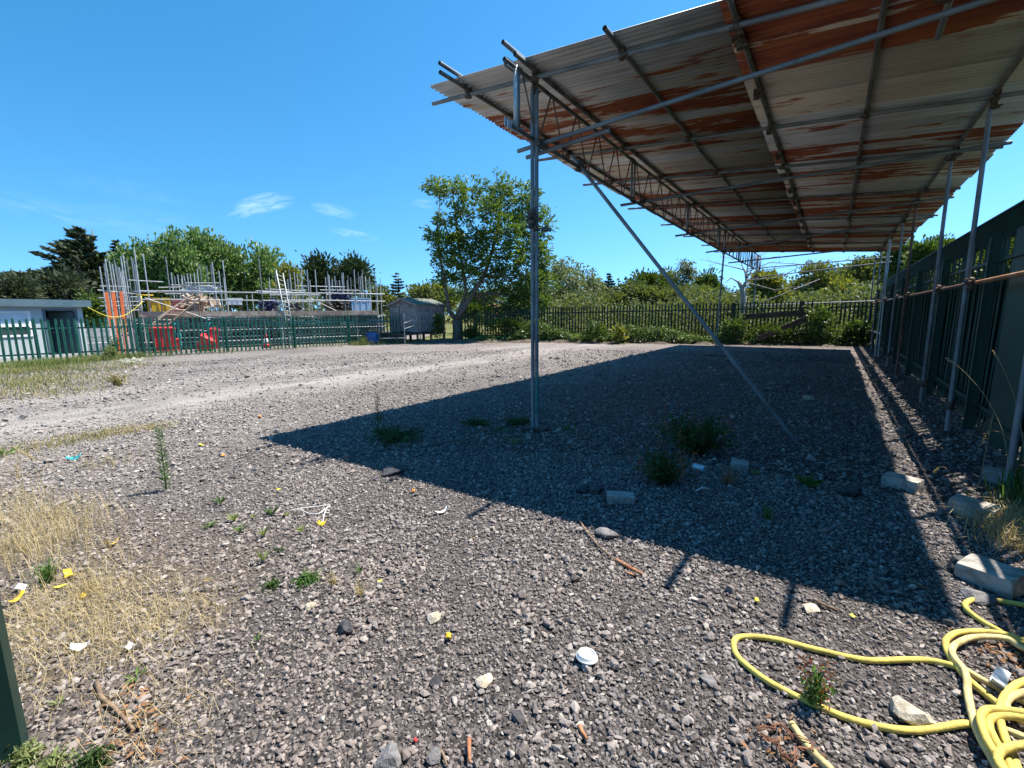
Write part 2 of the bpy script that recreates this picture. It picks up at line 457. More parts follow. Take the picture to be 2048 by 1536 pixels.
M['field'] = t.principled(c, 1.0, 0, t.bump(t.noise(v, 6, 5), .8, .1), spec=.1)
M['soil'] = simple('dark soil and litter', (.045, .034, .024), (.12, .095, .065), 5, 1.0, 0, .8)


# ------------------------------------------------------------------ mesh writing
def link(o, parent=None):
    COL.objects.link(o)
    if parent is not None: o.parent = parent
    return o


def tag(o, label=None, cat=None, group=None, kind=None):
    if label: o['label'] = label
    if cat: o['category'] = cat
    if group: o['group'] = group
    if kind: o['kind'] = kind
    return o


def thing(name, label, cat, loc=(0, 0, 0), rz=0.0, group=None):
    o = bpy.data.objects.new(name, None)
    o.empty_display_size = .2
    o.location = loc
    o.rotation_euler = (0, 0, rz)
    link(o)
    return tag(o, label, cat, group)


def copy_tree(o, parent=None):
    c = o.copy(); COL.objects.link(c)
    if parent is not None: c.parent = parent
    for ch in list(o.children): copy_tree(ch, c)
    return c


def np_mesh(name, verts, faces, mat=None, smooth=False):
    """faces: (n,3) or (n,4) array"""
    verts = np.asarray(verts, np.float32); faces = np.asarray(faces, np.int32)
    me = bpy.data.meshes.new(name)
    n, k = faces.shape
    me.vertices.add(len(verts)); me.vertices.foreach_set('co', verts.ravel())
    me.loops.add(n * k); me.loops.foreach_set('vertex_index', faces.ravel())
    me.polygons.add(n)
    me.polygons.foreach_set('loop_start', np.arange(0, n * k, k, dtype=np.int32))
    me.polygons.foreach_set('loop_total', np.full(n, k, np.int32))
    me.polygons.foreach_set('use_smooth', np.full(n, bool(smooth)))
    me.update(calc_edges=True)
    if mat: me.materials.append(mat)
    return me


class MB:
    def __init__(self, origin=(0, 0, 0)):
        self.v, self.f, self.sm = [], [], []
        self.o = Vector(origin)

    def add(self, verts, faces, smooth=False):
        k = len(self.v)
        self.v += [tuple(Vector(p) - self.o) for p in verts]
        self.f += [tuple(i + k for i in f) for f in faces]
        self.sm += [smooth] * len(faces)
        return self

    def box(self, c, s, rot=None, taper=1.0):
        """c centre, s full size, rot a Matrix or rz"""
        c = Vector(c)
        R = Matrix.Rotation(rot, 3, 'Z') if isinstance(rot, (int, float)) else (rot.to_3x3() if rot is not None else Matrix.Identity(3))
        pts = []
        for z in (-.5, .5):
            k = 1.0 if z < 0 else taper
            for x, y in ((-.5, -.5), (.5, -.5), (.5, .5), (-.5, .5)):
                pts.append(c + R @ Vector((x * s[0] * k, y * s[1] * k, z * s[2])))
        return self.add(pts, [(3, 2, 1, 0), (4, 5, 6, 7), (0, 1, 5, 4), (1, 2, 6, 5), (2, 3, 7, 6), (3, 0, 4, 7)])

    def beam(self, p0, p1, w, h, up=(0, 0, 1)):
        """box from p0 to p1, w across, h along up"""
        p0, p1 = Vector(p0), Vector(p1)
        x = (p1 - p0); L = x.length; x = x / L
        up = Vector(up); y = up.cross(x)
        if y.length < 1e-5: y = Vector((1, 0, 0)).cross(x)
        y.normalize(); z = x.cross(y)
        R = Matrix((x, y, z)).transposed()
        return self.box((p0 + p1) / 2, (L, w, h), R)

    def path(self, pts, r, n=8, caps=True, smooth=True, closed=False):
        pts = [Vector(p) for p in pts]
        rs = r if isinstance(r, (list, tuple)) else [r] * len(pts)
        rings = []
        prev = None
        for i, p in enumerate(pts):
            d = (pts[min(i + 1, len(pts) - 1)] - pts[max(i - 1, 0)])
            if d.length < 1e-7: d = Vector((0, 0, 1))
            d.normalize()
            if prev is None:
                a = d.cross(Vector((0, 0, 1)))
                if a.length < .05: a = d.cross(Vector((1, 0, 0)))
            else:
                a = prev - d * prev.dot(d)
                if a.length < 1e-4: a = d.cross(Vector((0, 1, .3)))
            a.normalize(); prev = a
            b = d.cross(a)
            rings.append([p + (a * math.cos(2 * math.pi * k / n) + b * math.sin(2 * math.pi * k / n)) * rs[i] for k in range(n)])
        verts = [q for ring in rings for q in ring]
        faces = []
        for i in range(len(pts) - 1):
            for k in range(n):
                faces.append((i * n + k, i * n + (k + 1) % n, (i + 1) * n + (k + 1) % n, (i + 1) * n + k))
        self.add(verts, faces, smooth)
        if caps:
            e = len(pts) - 1
            base = len(self.v) - len(verts)
            self.f += [tuple(base + k for k in reversed(range(n))), tuple(base + e * n + k for k in range(n))]
            self.sm += [False, False]
        return self

    def tube(self, p0, p1, r=.0242, n=10):
        """open scaffold tube with a visible bore"""
        p0, p1 = Vector(p0), Vector(p1)
        d = (p1 - p0).normalized()
        self.path([p0, p1], r, n, caps=False)
        ri = r * .8
        a = d.cross(Vector((0, 0, 1)))
        if a.length < .05: a = d.cross(Vector((1, 0, 0)))
        a.normalize(); b = d.cross(a)
        for p, s in ((p0, 1), (p1, -1)):
            vs = []
            for rr, off in ((r, 0), (ri, 0), (ri, .03)):
                vs += [p + d * s * off + (a * math.cos(2 * math.pi * k / n) + b * math.sin(2 * math.pi * k / n)) * rr for k in range(n)]
            fs = []
            for j in range(2):
                for k in range(n):
                    fs.append((j * n + k, j * n + (k + 1) % n, (j + 1) * n + (k + 1) % n, (j + 1) * n + k))
            fs.append(tuple(2 * n + k for k in range(n)))
            self.add(vs, fs)
        return self

    def lathe(self, prof, c, n=24, smooth=True, R=None):
        c = Vector(c); R = R or Matrix.Identity(3)
        vs, fs = [], []
        for (r, z) in prof:
            for k in range(n):
                a = 2 * math.pi * k / n
                vs.append(c + R @ Vector((r * math.cos(a), r * math.sin(a), z)))
        for i in range(len(prof) - 1):
            for k in range(n):
                fs.append((i * n + k, i * n + (k + 1) % n, (i + 1) * n + (k + 1) % n, (i + 1) * n + k))
        fs.append(tuple(reversed(range(n)))); fs.append(tuple((len(prof) - 1) * n + k for k in range(n)))
        return self.add(vs, fs, smooth)

    def mesh(self, name, mat):
        me = bpy.data.meshes.new(name)
        me.from_pydata(self.v, [], self.f)
        me.polygons.foreach_set('use_smooth', self.sm)
        me.materials.append(mat)
        me.update()
        return me

    def build(self, name, mat, parent=None):
        return link(bpy.data.objects.new(name, self.mesh(name, mat)), parent)


def part(name, mesh, parent, loc=(0, 0, 0), rot=(0, 0, 0), scale=(1, 1, 1)):
    o = bpy.data.objects.new(name, mesh)
    o.location, o.rotation_euler, o.scale = loc, rot, scale
    return link(o, parent)


def np_part(name, verts, faces, mat, parent=None, smooth=False):
    return link(bpy.data.objects.new(name, np_mesh(name, verts, faces, mat, smooth)), parent)


# ------------------------------------------------------------------ foliage
def unit(a):
    return a / np.maximum(np.linalg.norm(a, axis=1, keepdims=True), 1e-6)


def leaves(c, axis, size, aspect=.5, flat=None):
    """folded diamond leaves: centres c, long axes, sizes -> verts, faces"""
    n = len(c)
    axis = unit(axis + RNG.normal(0, .25, (n, 3)))
    nr = RNG.normal(0, 1, (n, 3)) if flat is None else flat + RNG.normal(0, .45, (n, 3))
    side = unit(np.cross(axis, nr)); nrm = np.cross(side, axis)
    s = np.asarray(size).reshape(-1, 1) * RNG.uniform(.65, 1.35, (n, 1))
    w = s * aspect
    fold = nrm * w * RNG.uniform(.05, .3, (n, 1))
    p0 = c - axis * s * .5; p2 = c + axis * s * .5 - fold
    p1 = c + side * w * .5 + fold; p3 = c - side * w * .5 + fold
    verts = np.stack([p0, p1, p2, p3], 1).reshape(-1, 3)
    b = np.arange(n)[:, None] * 4
    faces = np.concatenate([b + [0, 1, 2], b + [0, 2, 3]], 1).reshape(-1, 3)
    return verts, faces


def blob_points(c, r, n, clump, per):
    """leaf centres in clumps spread through an ellipsoid, denser near its skin"""
    c, r = np.asarray(c, float), np.asarray(r, float)
    d = unit(RNG.normal(0, 1, (n, 3)))
    rad = RNG.uniform(0, 1, (n, 1)) ** .42
    cc = c + d * r * rad
    k = np.repeat(np.arange(n), per)
    pts = cc[k] + RNG.normal(0, clump, (len(k), 3)) * np.array([1, 1, .7])
    out = unit((pts - c) / r) + np.array([0, 0, .35])
    return pts, out, cc


def tree(name, label, cat, base, trunk_r, limbs, blobs, leafmat, barkmat, leaf, aspect=.5, clump=.18, per=14, trunk_top=None,
         group=None, axis_bias=None, lean=0.0):
    """blobs: (centre, radii, clumps); limbs grow from the trunk to every blob and on to some of its clumps"""
    base = Vector(base)
    root = thing(name, label, cat, base, 0, group)
    bp = np.array(base)
    V, Fc, nv = [], [], 0
    br = MB(base)
    cz = [b[0][2] for b in blobs]
    top = Vector(trunk_top) if trunk_top is not None else Vector((np.mean([b[0][0] for b in blobs]), np.mean([b[0][1] for b in blobs]),
                                                                  base.z + (np.mean(cz) - base.z) * .75))
    mid = base.lerp(top, .5) + Vector((random.uniform(-.1, .1), random.uniform(-.1, .1), 0)) * (top - base).length * .5
    tr = [base - Vector((0, 0, .1)), base + Vector((0, 0, .12)), base.lerp(mid, .6), mid, top]
    br.path(tr, [trunk_r * 1.5, trunk_r * 1.1, trunk_r * .95, trunk_r * .8, trunk_r * .5], 9)
    for (c, r, n) in blobs:
        pts, out, cc = blob_points(c, r, n, clump, per)
        ax = out.copy()
        if axis_bias is not None: ax = ax * .6 + np.array(axis_bias)
        v_, f_ = leaves(pts, ax, np.full(len(pts), leaf), aspect)
        V.append(v_ - bp); Fc.append(f_ + nv); nv += len(v_)
        if limbs:
            c = Vector(c)
            s = base.lerp(mid, .7) if c.z < mid.z else mid.lerp(top, random.random() * .8)
            m = s.lerp(c, .5) + Vector((random.uniform(-.12, .12), random.uniform(-.12, .12), .08)) * (c - s).length
            br.path([s, m, c], [trunk_r * .42, trunk_r * .3, trunk_r * .17], 6, caps=False)
            for q in cc[RNG.choice(len(cc), min(limbs, len(cc)), replace=False)]:
                q = Vector(q)
                m2 = c.lerp(q, .5) + Vector((random.uniform(-.1, .1), random.uniform(-.1, .1), random.uniform(0, .15))) * (q - c).length
                br.path([c, m2, q], [trunk_r * .15, trunk_r * .1, trunk_r * .05], 5, caps=False)
    br.build('trunk', barkmat, root)
    np_part('crown', np.concatenate(V), np.concatenate(Fc), leafmat, root)
    return root


def blades(pos, h, w, lean, mat_name=None, dirs=None):
    """grass blades, two quads each, bent over"""
    n = len(pos)
    a = RNG.uniform(0, 2 * np.pi, n)
    d = np.stack([np.cos(a), np.sin(a), np.zeros(n)], 1) if dirs is None else unit(dirs + RNG.normal(0, .3, (n, 3)) * np.array([1, 1, 0]))
    s = np.stack([-d[:, 1], d[:, 0], np.zeros(n)], 1)
    h = np.asarray(h).reshape(-1, 1) * RNG.uniform(.5, 1.2, (n, 1)); w = np.asarray(w).reshape(-1, 1) * RNG.uniform(.7, 1.3, (n, 1))
    ln = np.asarray(lean).reshape(-1, 1) * RNG.uniform(.3, 1.5, (n, 1))
    up = np.array([0, 0, 1.0])
    m = pos + up * h * .55 + d * h * ln * .35
    tp = pos + up * h * np.clip(1.0 - ln * .45, .08, 1) + d * h * ln
    verts = np.stack([pos - s * w, pos + s * w, m + s * w * .7, m - s * w * .7, tp], 1).reshape(-1, 3)
    b = np.arange(n)[:, None] * 5
    faces = np.concatenate([b + [0, 1, 2], b + [0, 2, 3], b + [3, 2, 4]], 1).reshape(-1, 3)
    return verts, faces

# ------------------------------------------------------------------ ground
def sheet(name, outline, z, mat):
    me = bpy.data.meshes.new(name)
    me.from_pydata([(x, y, z) for x, y in outline], [], [tuple(range(len(outline)))])
    me.materials.append(mat)
    o = link(bpy.data.objects.new(name, me))
    o['kind'] = 'structure'
    return o


sheet('field', [(-420, -420), (420, -420), (420, 420), (-420, 420)], -0.02, M['field'])
sheet('gravel_yard', [(-24.2, -14), (14, -14), (14, 25.3), (1.5, 25.1), (-7.3, 22.8), (-12.6, 21.6), (-16.9, 18.9), (-19.0, 17.0), (-19.9, 15.5)], 0.0, M['yard'])
sheet('store_yard', [(-60, -14), (-24.22, -14), (-19.92, 15.52), (-19.0, 17.02), (-24, 24), (-50, 34)], 0.0, M['yard'])


# soil bank heaped against the far fence and round the big tree
def bank(pts, width, height, n=90, m=9):
    V, Fc = [], []
    P = [Vector((x, y, 0)) for x, y in pts]
    seg = [0]
    for a, b in zip(P, P[1:]): seg.append(seg[-1] + (b - a).length)
    for i in range(n + 1):
        s = seg[-1] * i / n
        k = max(j for j in range(len(P) - 1) if seg[j] <= s + 1e-6)
        q = P[k].lerp(P[k + 1], min(1, (s - seg[k]) / (seg[k + 1] - seg[k])))
        d = (P[k + 1] - P[k]).normalized(); nn = Vector((d.y, -d.x, 0))
        e = min(1, i / 6, (n - i) / 6)
        for j in range(m + 1):
            u = j / m
            w = width * (u - .5) * (1 + .25 * math.sin(i * .7) + .15 * math.sin(i * 1.9))
            z = height * e * math.sin(math.pi * u) * (.75 + .25 * math.sin(i * .9 + j)) - .012 + random.uniform(0, .02) * math.sin(math.pi * u)
            V.append(q + nn * w + Vector((0, 0, z)))
    for i in range(n):
        for j in range(m):
            a = i * (m + 1) + j
            Fc.append((a, a + 1, a + m + 2, a + m + 1))
    return V, Fc


v_, f_ = bank([(-19.2, 15.9), (-17.2, 17.6), (-15.2, 18.6), (-12.3, 20.4), (-7.3, 22.0), (1.2, 24.6)], 2.0, .2)
o = np_part('soil_bank', np.array([tuple(q) for q in v_]), np.array(f_), M['soil'], None, True)
o['kind'] = 'structure'


# ------------------------------------------------------------------ the scaffold canopy
def zr(x, y):
    return 4.33 - .0787 * (x + 4.36) - .13 * (1 - math.exp(-(max(y, 4.0) - 4.45) / 6.0))


canopy = thing('scaffold_canopy', 'open sided scaffold tube canopy with a rusty corrugated iron roof, over the gravel', 'canopy', (0, 0, 0))


def corrugated(L, wavelen=.076, count=9.6, amp=.0115, per=8, th=.0016):
    n = int(count * per)
    V, Fc = [], []
    for s in (0, 1):
        for i in range(n + 1):
            y = i * wavelen / per
            z = amp * math.sin(2 * math.pi * i / per) - s * th
            V += [(-L / 2, y, z), (L / 2, y, z)]
    k = 2 * (n + 1)
    for i in range(n):
        a = 2 * i
        Fc.append((a, a + 1, a + 3, a + 2))
        Fc.append((k + a, k + a + 2, k + a + 3, k + a + 1))
        Fc.append((a, a + 2, k + a + 2, k + a)); Fc.append((a + 1, k + a + 1, k + a + 3, a + 3))
    Fc += [(0, k, k + 1, 1), (2 * n, 2 * n + 1, k + 2 * n + 1, k + 2 * n)]
    me = np_mesh('corrugated_sheet', np.array(V), np.array(Fc), M['iron'], True)
    return me


me_l, me_r = corrugated(3.56), corrugated(2.76)
ROWS, COVER, Y0 = 27, .684, 4.46
# (rust, old cream paint) of the sheets nearest the front
RUST_L = [(.12, .1), (.32, .3), (.5, .5), (.68, .4), (.45, .7), (.22, .4), (.12, .7), (.6, .6), (.2, .5), (.74, .3), (.25, .6), (.8, .2), (.3, .5)]
RUST_R = [(.86, .2), (.62, .9), (.2, 1.0), (.12, .9), (.1, .1), (.2, .0), (.58, .2), (.25, .3), (.5, .8), (.42, .5), (.2, .3), (.72, .2), (.3, .9), (.66, .3)]
for row in range(ROWS):
    y = Y0 + row * COVER
    dz = zr(0, y + .7) - zr(0, y)
    for me, xc, lift in ((me_l, -2.60, 0.0), (me_r, .36, -.012)):
        j = random.uniform(-.022, .022)
        rs = part('roof_sheet', me, canopy, (xc + j, y, zr(xc, y) + lift + .004 * (row % 2) + random.uniform(-.003, .003)),
             (math.atan2(dz - .004, .7), math.atan(.0787) + random.uniform(-.0025, .0025), random.uniform(-.003, .003)))
        k = RUST_L if me is me_l else RUST_R
        ru, cr = k[row] if row < len(k) else (random.choice((.1, .16, .3, .62, .74, .82, .9)), random.random() * .8)
        rs.color = (ru, cr, random.uniform(.78, 1.12), 1)

tube_cache = {}


def scaffold_tube(name, p0, p1, mat='tube', parent=None, r=.0242):
    return MB().tube(p0, p1, r).build(name, M[mat], parent or canopy)


cp = MB()
cp.path([(-.03, 0, 0), (.03, 0, 0)], .036, 10)
cp.path([(0, 0, -.075), (0, 0, -.02)], .034, 10)
cp.box((0, .042, .0), (.05, .03, .045)); cp.box((.035, 0, -.055), (.04, .05, .028))
cp.path([(0, .03, .045), (0, .085, .045)], .008, 6); cp.path([(.02, -.02, -.05), (.075, -.02, -.05)], .008, 6)
ME_COUPLER = cp.mesh('coupler', M['coupler'])


def coupler(p, rz=0.0, parent=None):
    return part('coupler', ME_COUPLER, parent or canopy, p, (random.choice((0, math.pi)) * 0, 0, rz + random.choice((0, math.pi))))


TRANS = [4.72, 7.32, 9.25, 11.85, 14.6, 17.25, 19.85, 22.4]
PURL = [(-3.95, 4.2, 'tube_dark'), (-2.96, 4.28, 'tube_dark'), (-1.95, 4.3, 'tube_dark'), (-.9, 4.12, 'tube_dark'), (.13, 4.4, 'tube_dark'), (1.24, 4.4, 'tube_dark')]
for x, y0, m in PURL:
    ys = [y0, 9.1 + random.uniform(-1, 1), 15.3 + random.uniform(-1, 1), 23.15 + random.uniform(-.1, .1)]
    for a, b in zip(ys, ys[1:]):
        scaffold_tube('purlin', (x + random.uniform(-.012, .012), a, zr(x, a) - .037), (x + random.uniform(-.012, .012), b - .004, zr(x, b) - .037), m)
for i, y in enumerate(TRANS):
    j = random.uniform(-.06, .06)
    x0, x1 = -4.62 + random.uniform(-.05, .05), 1.74 + random.uniform(-.04, .1)
    scaffold_tube('transom', (x0, y - j, zr(x0, y) - .087), (x1, y + j, zr(x1, y) - .087), random.choice(['tube', 'tube_dark']))
    for x, _, _ in PURL:
        coupler((x, y + j * (x + 1.4) / 3, zr(x, y) - .05), 0)
for x in (-3.92, -3.02):
    scaffold_tube('hold_down_tube', (x, 4.16, zr(x, 4.2) + .037), (x, 10.2, zr(x, 10.2) + .04))
for x, a, b in ((.5, 3.98, 5.55), (1.04, 3.96, 5.5)):
    scaffold_tube('putlog', (x, a, zr(x, a) - .14), (x + .03, b, zr(x, b) - .15))
for x in (-.9, .5):
    coupler((x, 4.95, zr(x, 4.9) - .10), .2)
# fixings that show as a row of hooks on the sheets' end lap
for k in range(15):
    y = 5.0 + k * 1.24
    coupler((-.93, y, zr(-.93, y) - .04), math.pi / 2)


# lattice beam along the open side, six lengths end to end
def zt(y): return zr(-3.03, y) - .085
def zb(y): return zt(y) - .615 - .05 * (1 - math.exp(-(y - 4.4) / 6.0))


XB = -3.05
UN = [4.42, 8.02, 11.68, 15.3, 18.95, 22.1, 24.9]
for a, b in zip(UN, UN[1:]):
    mb = MB()
    e0 = .2 if a == UN[0] else 0
    mb.tube((XB, a - e0, zt(a)), (XB, b - .01, zt(b))); mb.tube((XB, a - e0 * .4, zb(a)), (XB, b - .01, zb(b)))
    beam = mb.build('lattice_beam', M['tube_dark'], canopy)
    n = 5
    for k in range(n):
        y0 = a + .12 + (b - a - .24) * k / n; y1 = a + .12 + (b - a - .24) * (k + 1) / n; ym = (y0 + y1) / 2
        for p0, p1 in (((XB, y0 + .03, zt(y0) - .02), (XB, ym - .03, zb(ym) + .02)), ((XB, ym + .03, zb(ym) + .02), (XB, y1 - .03, zt(y1) - .02))):
            MB().path([p0, p1], .0105, 6).build('lacing_bar', M['tube_brown'], beam)
    for y in (a + .06, b - .07):
        MB().path([(XB, y, zb(y) + .02), (XB, y, zt(y) - .02)], .02, 8).build('beam_upright', M['tube'], beam)
    for zf in (zt, zb):
        p = MB().box((XB, a + .0, zf(a)), (.012, .2 if a > 5 else .3, .085 if a > 5 else .075))
        p.build('joint_plate', M['plate'] if a < 5 else M['coupler'], beam)
# end frame of the beam: upright and two drilled plates
f = MB().path([(XB, 4.43, zb(4.43) - .02), (XB, 4.43, zt(4.43) + .02)], .026, 8)
f.build('end_upright', M['plate'], canopy)
for z in (zt(4.43) - .0, zb(4.43) + .03):
    q = MB().box((XB - .03, 4.34, z), (.01, .17, .09))
    pl = q.build('drilled_plate', M['plate'], canopy)
    for dy in (-.045, .03):
        MB().path([(XB - .041, 4.34 + dy, z + .01), (XB - .036, 4.34 + dy, z + .01)], .011, 8).build('bolt_hole', M['black'], pl)

# cross ledgers from the beam foot to the fence side posts
RPOST = [5.08, 7.45, 9.5, 13.05, 15.15, 18.2, 21.5, 24.55]
LEDG = [(4.92, 3.48, 3.80, -3.36), (8.35, 3.46, 3.72, -3.4), (12.0, 3.38, 3.72, -3.42), (15.75, 3.36, 3.7, -3.5), (19.5, 3.34, 3.68, -3.5), (24.3, 3.46, 3.62, -3.5), (24.6, 3.05, 3.45, -3.4)]
for y, z0, z1, x0 in LEDG:
    yr = min(RPOST, key=lambda q: abs(q - y - .6)) if y < 24 else y + .1
    x1 = 1.78
    scaffold_tube('ledger', (x0, y, z0), (x1, min(yr, y + .9), z1), 'tube')
    coupler((XB + .05, y, z0 + .03), 0); coupler((1.24, min(yr, y + .9), z1), 0)
scaffold_tube('ledger', (-3.3, 5.02, 3.42), (-2.2, 5.04, 3.5), 'tube')

# standards (uprights)
def standard(x, y, z1, mat='tube', dx=0, dy=0, z0=0.0):
    o = scaffold_tube('standard', (x, y, z0), (x + dx, y + dy, z1), mat)
    return o


standard(-3.02, 4.81, 4.17); standard(-3.062, 4.784, 4.02)
for z in (2.55, 2.66):
    coupler((-3.03, 4.80, z), .4); coupler((-3.07, 4.76, z + .03), 1.4)
coupler((-3.02, 4.84, 3.46), .5); coupler((-3.04, 4.80, 4.08), .9)
MB().box((-3.04, 4.80, .018), (.3, .22, .036), .25).build('sole_board', M['dark_board'], canopy)
MB().path([(-3.02, 4.81, .22), (-3.02, 4.81, .75)], .0249, 10, caps=False).build('paint_band', M['teal_paint'], canopy)
scaffold_tube('handle_stub', (-2.98, 4.86, 2.5), (-2.9, 4.95, 2.5), 'tube_dark')
standard(-3.16, 16.37, 3.72, 'tube', .1, -.1); standard(-3.1, 16.3, 4.1, 'tube_dark', .05, 0, 2.0)
MB().box((-3.16, 16.37, .02), (1.0, .24, .04), -.1).build('sole_board', M['dark_board'], canopy)
coupler((-3.1, 16.36, 2.6), .5); coupler((-3.1, 16.36, 3.4), .2)
standard(-3.55, 24.3, 3.95, 'tube_light', .05); standard(-3.2, 24.5, 4.1, 'tube', .08)
coupler((-3.5, 24.3, 3.1), 0); coupler((-3.16, 24.5, 3.1), 0)
for i, y in enumerate(RPOST):
    standard(1.25, y, zr(1.25, y) - .02, ['tube', 'tube', 'tube', 'tube_brown', 'tube', 'tube_light', 'tube', 'tube'][i], -.02, .03)
    coupler((1.25, y + .02, zr(1.25, y) - .09), 0)
    MB().box((1.25, y, .012), (.15, .15, .02), .2 * i).build('base_plate', M['coupler'], canopy)
    c = coupler((1.27, y + .04, 1.83), .3); coupler((1.27, y - .06, 1.79), 1.8)
    if i in (1, 2, 4): coupler((1.25, y, .36), .7)
scaffold_tube('standard', (1.2, 18.6, 0), (1.22, 18.6, 3.7), 'tube_light')
MB().path([(1.25, 5.08, .0), (1.25, 5.08, .2)], .0249, 10, caps=False).build('paint_band', M['teal_paint'], canopy)

# raking brace from the beam down to the gravel
scaffold_tube('raking_brace', (-3.16, 5.95, 3.66), (-.23, 5.99, 0.0), 'tube')
coupler((-3.03, 5.95, 3.5), .6); coupler((-3.03, 6.0, 3.55), 1.2)

# guard rail clamped to the fence side posts
ry = [2.2, 7.9, 13.6, 19.2, 24.7]
for k, (a, b) in enumerate(zip(ry, ry[1:])):
    z0, z1 = 1.80 - .006 * k, 1.80 - .006 * (k + 1)
    o = scaffold_tube('guard_rail', (1.31, a, z0), (1.31, b - .01, z1), ['tube_rust', 'tube_brown', 'tube', 'tube_rust'][k])
    if k == 0: o['label'] = 'rusty orange length of the guard rail'
    MB().path([(1.31, b - .14, z1), (1.31, b + .13, z1)], .031, 10).build('sleeve', M['coupler'], canopy)
scaffold_tube('guard_rail', (1.35, 24.35, 1.86), (-3.62, 24.28, 1.74), 'tube_light')
scaffold_tube('guard_rail', (1.3, 18.6, .72), (1.3, 23.4, .66), 'tube_light')


# ------------------------------------------------------------------ palisade fences
def pale_mesh(mat, h=2.0, w=.068, d=.016, th=.003):
    xs = [-.5 * w, -.26 * w, 0, .26 * w, .5 * w]
    ys = [0, d, .25 * d, d, 0]
    z0, z1 = 0.05, h - .11
    V, Fc = [], []
    for s in (0, 1):
        o = len(V)
        for z in (z0, z1):
            V += [(xs[i], ys[i] - s * th, z) for i in range(5)]
        V += [(0, .25 * d - s * th, h), (-.05, -s * th, h - .035), (.05, -s * th, h - .035)]
        fs = [(o + i, o + i + 1, o + 6 + i, o + 5 + i) for i in range(4)]
        fs += [(o + 6, o + 7, o + 10), (o + 7, o + 8, o + 10), (o + 5, o + 6, o + 11), (o + 8, o + 9, o + 12)]
        Fc += fs if s else [tuple(reversed(f)) for f in fs]
    for i in range(4): Fc.append((i, i + 13, i + 14, i + 1))
    Fc += [(0, 5, 18, 13), (4, 17, 22, 9)]
    me = bpy.data.meshes.new('pale'); me.from_pydata(V, [], Fc); me.materials.append(mat); me.update()
    return me


def along(pts):
    P = [Vector((x, y, 0)) for x, y, _ in pts]; H = [h for _, _, h in pts]
    L = [0]
    for a, b in zip(P, P[1:]): L.append(L[-1] + (b - a).length)

    def f(s):
        k = max(j for j in range(len(P) - 1) if L[j] <= s + 1e-6)
        u = (s - L[k]) / (L[k + 1] - L[k])
        d = P[k + 1] - P[k]
        return P[k].lerp(P[k + 1], u), math.atan2(d.y, d.x), H[k] + (H[k + 1] - H[k]) * u
    return f, L


def palisade(label, pts, mat, pitch=.155, bay=2.75, side=1, rails=(.3, -.36), gap_fn=None, post_h=0.0, first=0.0):
    """pts: (x, y, height); side: which side of the line the rails and posts stand"""
    f, L = along(pts)
    root = thing('palisade_fence', label, 'fence', (pts[0][0], pts[0][1], 0))
    o3 = Vector(root.location)
    pm = pale_mesh(mat)
    s = .05
    while s < L[-1]:
        p, a, h = f(s)
        if gap_fn is None or not gap_fn(p):
            q = part('pale', pm, root, p - o3, (random.gauss(0, .008), random.gauss(0, .008), a + (math.pi if side < 0 else 0) + random.gauss(0, .03)), (1, 1, (h + random.gauss(0, .012)) / 2.0))
        s += pitch
    n = max(1, round((L[-1] - first) / bay))
    for k in range(n + 1):
        p, a, h = f(min(L[-1], first + k * (L[-1] - first) / n))
        nrm = Vector((-math.sin(a), math.cos(a), 0)) * side * -1
        R = Matrix.Rotation(a, 3, 'Z')
        c = p - o3 + nrm * .07
        mb = MB()
        hh = h - .05 + post_h
        for off in (-.045, .045):
            mb.box(c + nrm * off + Vector((0, 0, hh / 2)), (.055, .008, hh), R)
        mb.box(c + Vector((0, 0, hh / 2)), (.006, .082, hh - .004), R)
        mb.build('fence_post', mat, root)
    for k in range(len(pts) - 1):
        a0, a1 = Vector(pts[k][:2] + (0,)), Vector(pts[k + 1][:2] + (0,))
        d = (a1 - a0).normalized(); nrm = Vector((-d.y, d.x, 0)) * side * -1
        for r in rails:
            za = r if r > 0 else pts[k][2] + r; zb_ = r if r > 0 else pts[k + 1][2] + r
            mb = MB()
            A, B = a0 - o3 + nrm * .022 + Vector((0, 0, za)), a1 - o3 + nrm * .022 + Vector((0, 0, zb_))
            mb.beam(A, B, .006, .05)
            mb.beam(A + nrm * .024 - Vector((0, 0, .027)), B + nrm * .024 - Vector((0, 0, .027)), .042, .005)
            mb.build('fence_rail', mat, root)
    return root


FX = 1.56
right_fence = palisade('tall dark green palisade fence with sheeting behind it, along the right side of the canopy',
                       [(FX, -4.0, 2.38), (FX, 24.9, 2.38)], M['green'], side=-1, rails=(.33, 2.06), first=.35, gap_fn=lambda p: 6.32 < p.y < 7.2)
o3 = Vector(right_fence.location)


def ribbed(y0, y1, x, z0, z1, pitch=.2, depth=.028):
    V, Fc = [], []
    y = y0; pr = [(0, 0), (.3, 0), (.4, 1), (.9, 1), (1, 0)]
    line = []
    while y < y1:
        line += [(x + depth * q, y + pitch * p) for p, q in pr[:-1]]
        y += pitch
    for (a, b) in line: V += [(a, b, z0), (a, b, z1)]
    for i in range(len(line) - 1): Fc.append((2 * i, 2 * i + 2, 2 * i + 3, 2 * i + 1))
    return np.array(V) - np.array(o3), np.array(Fc)


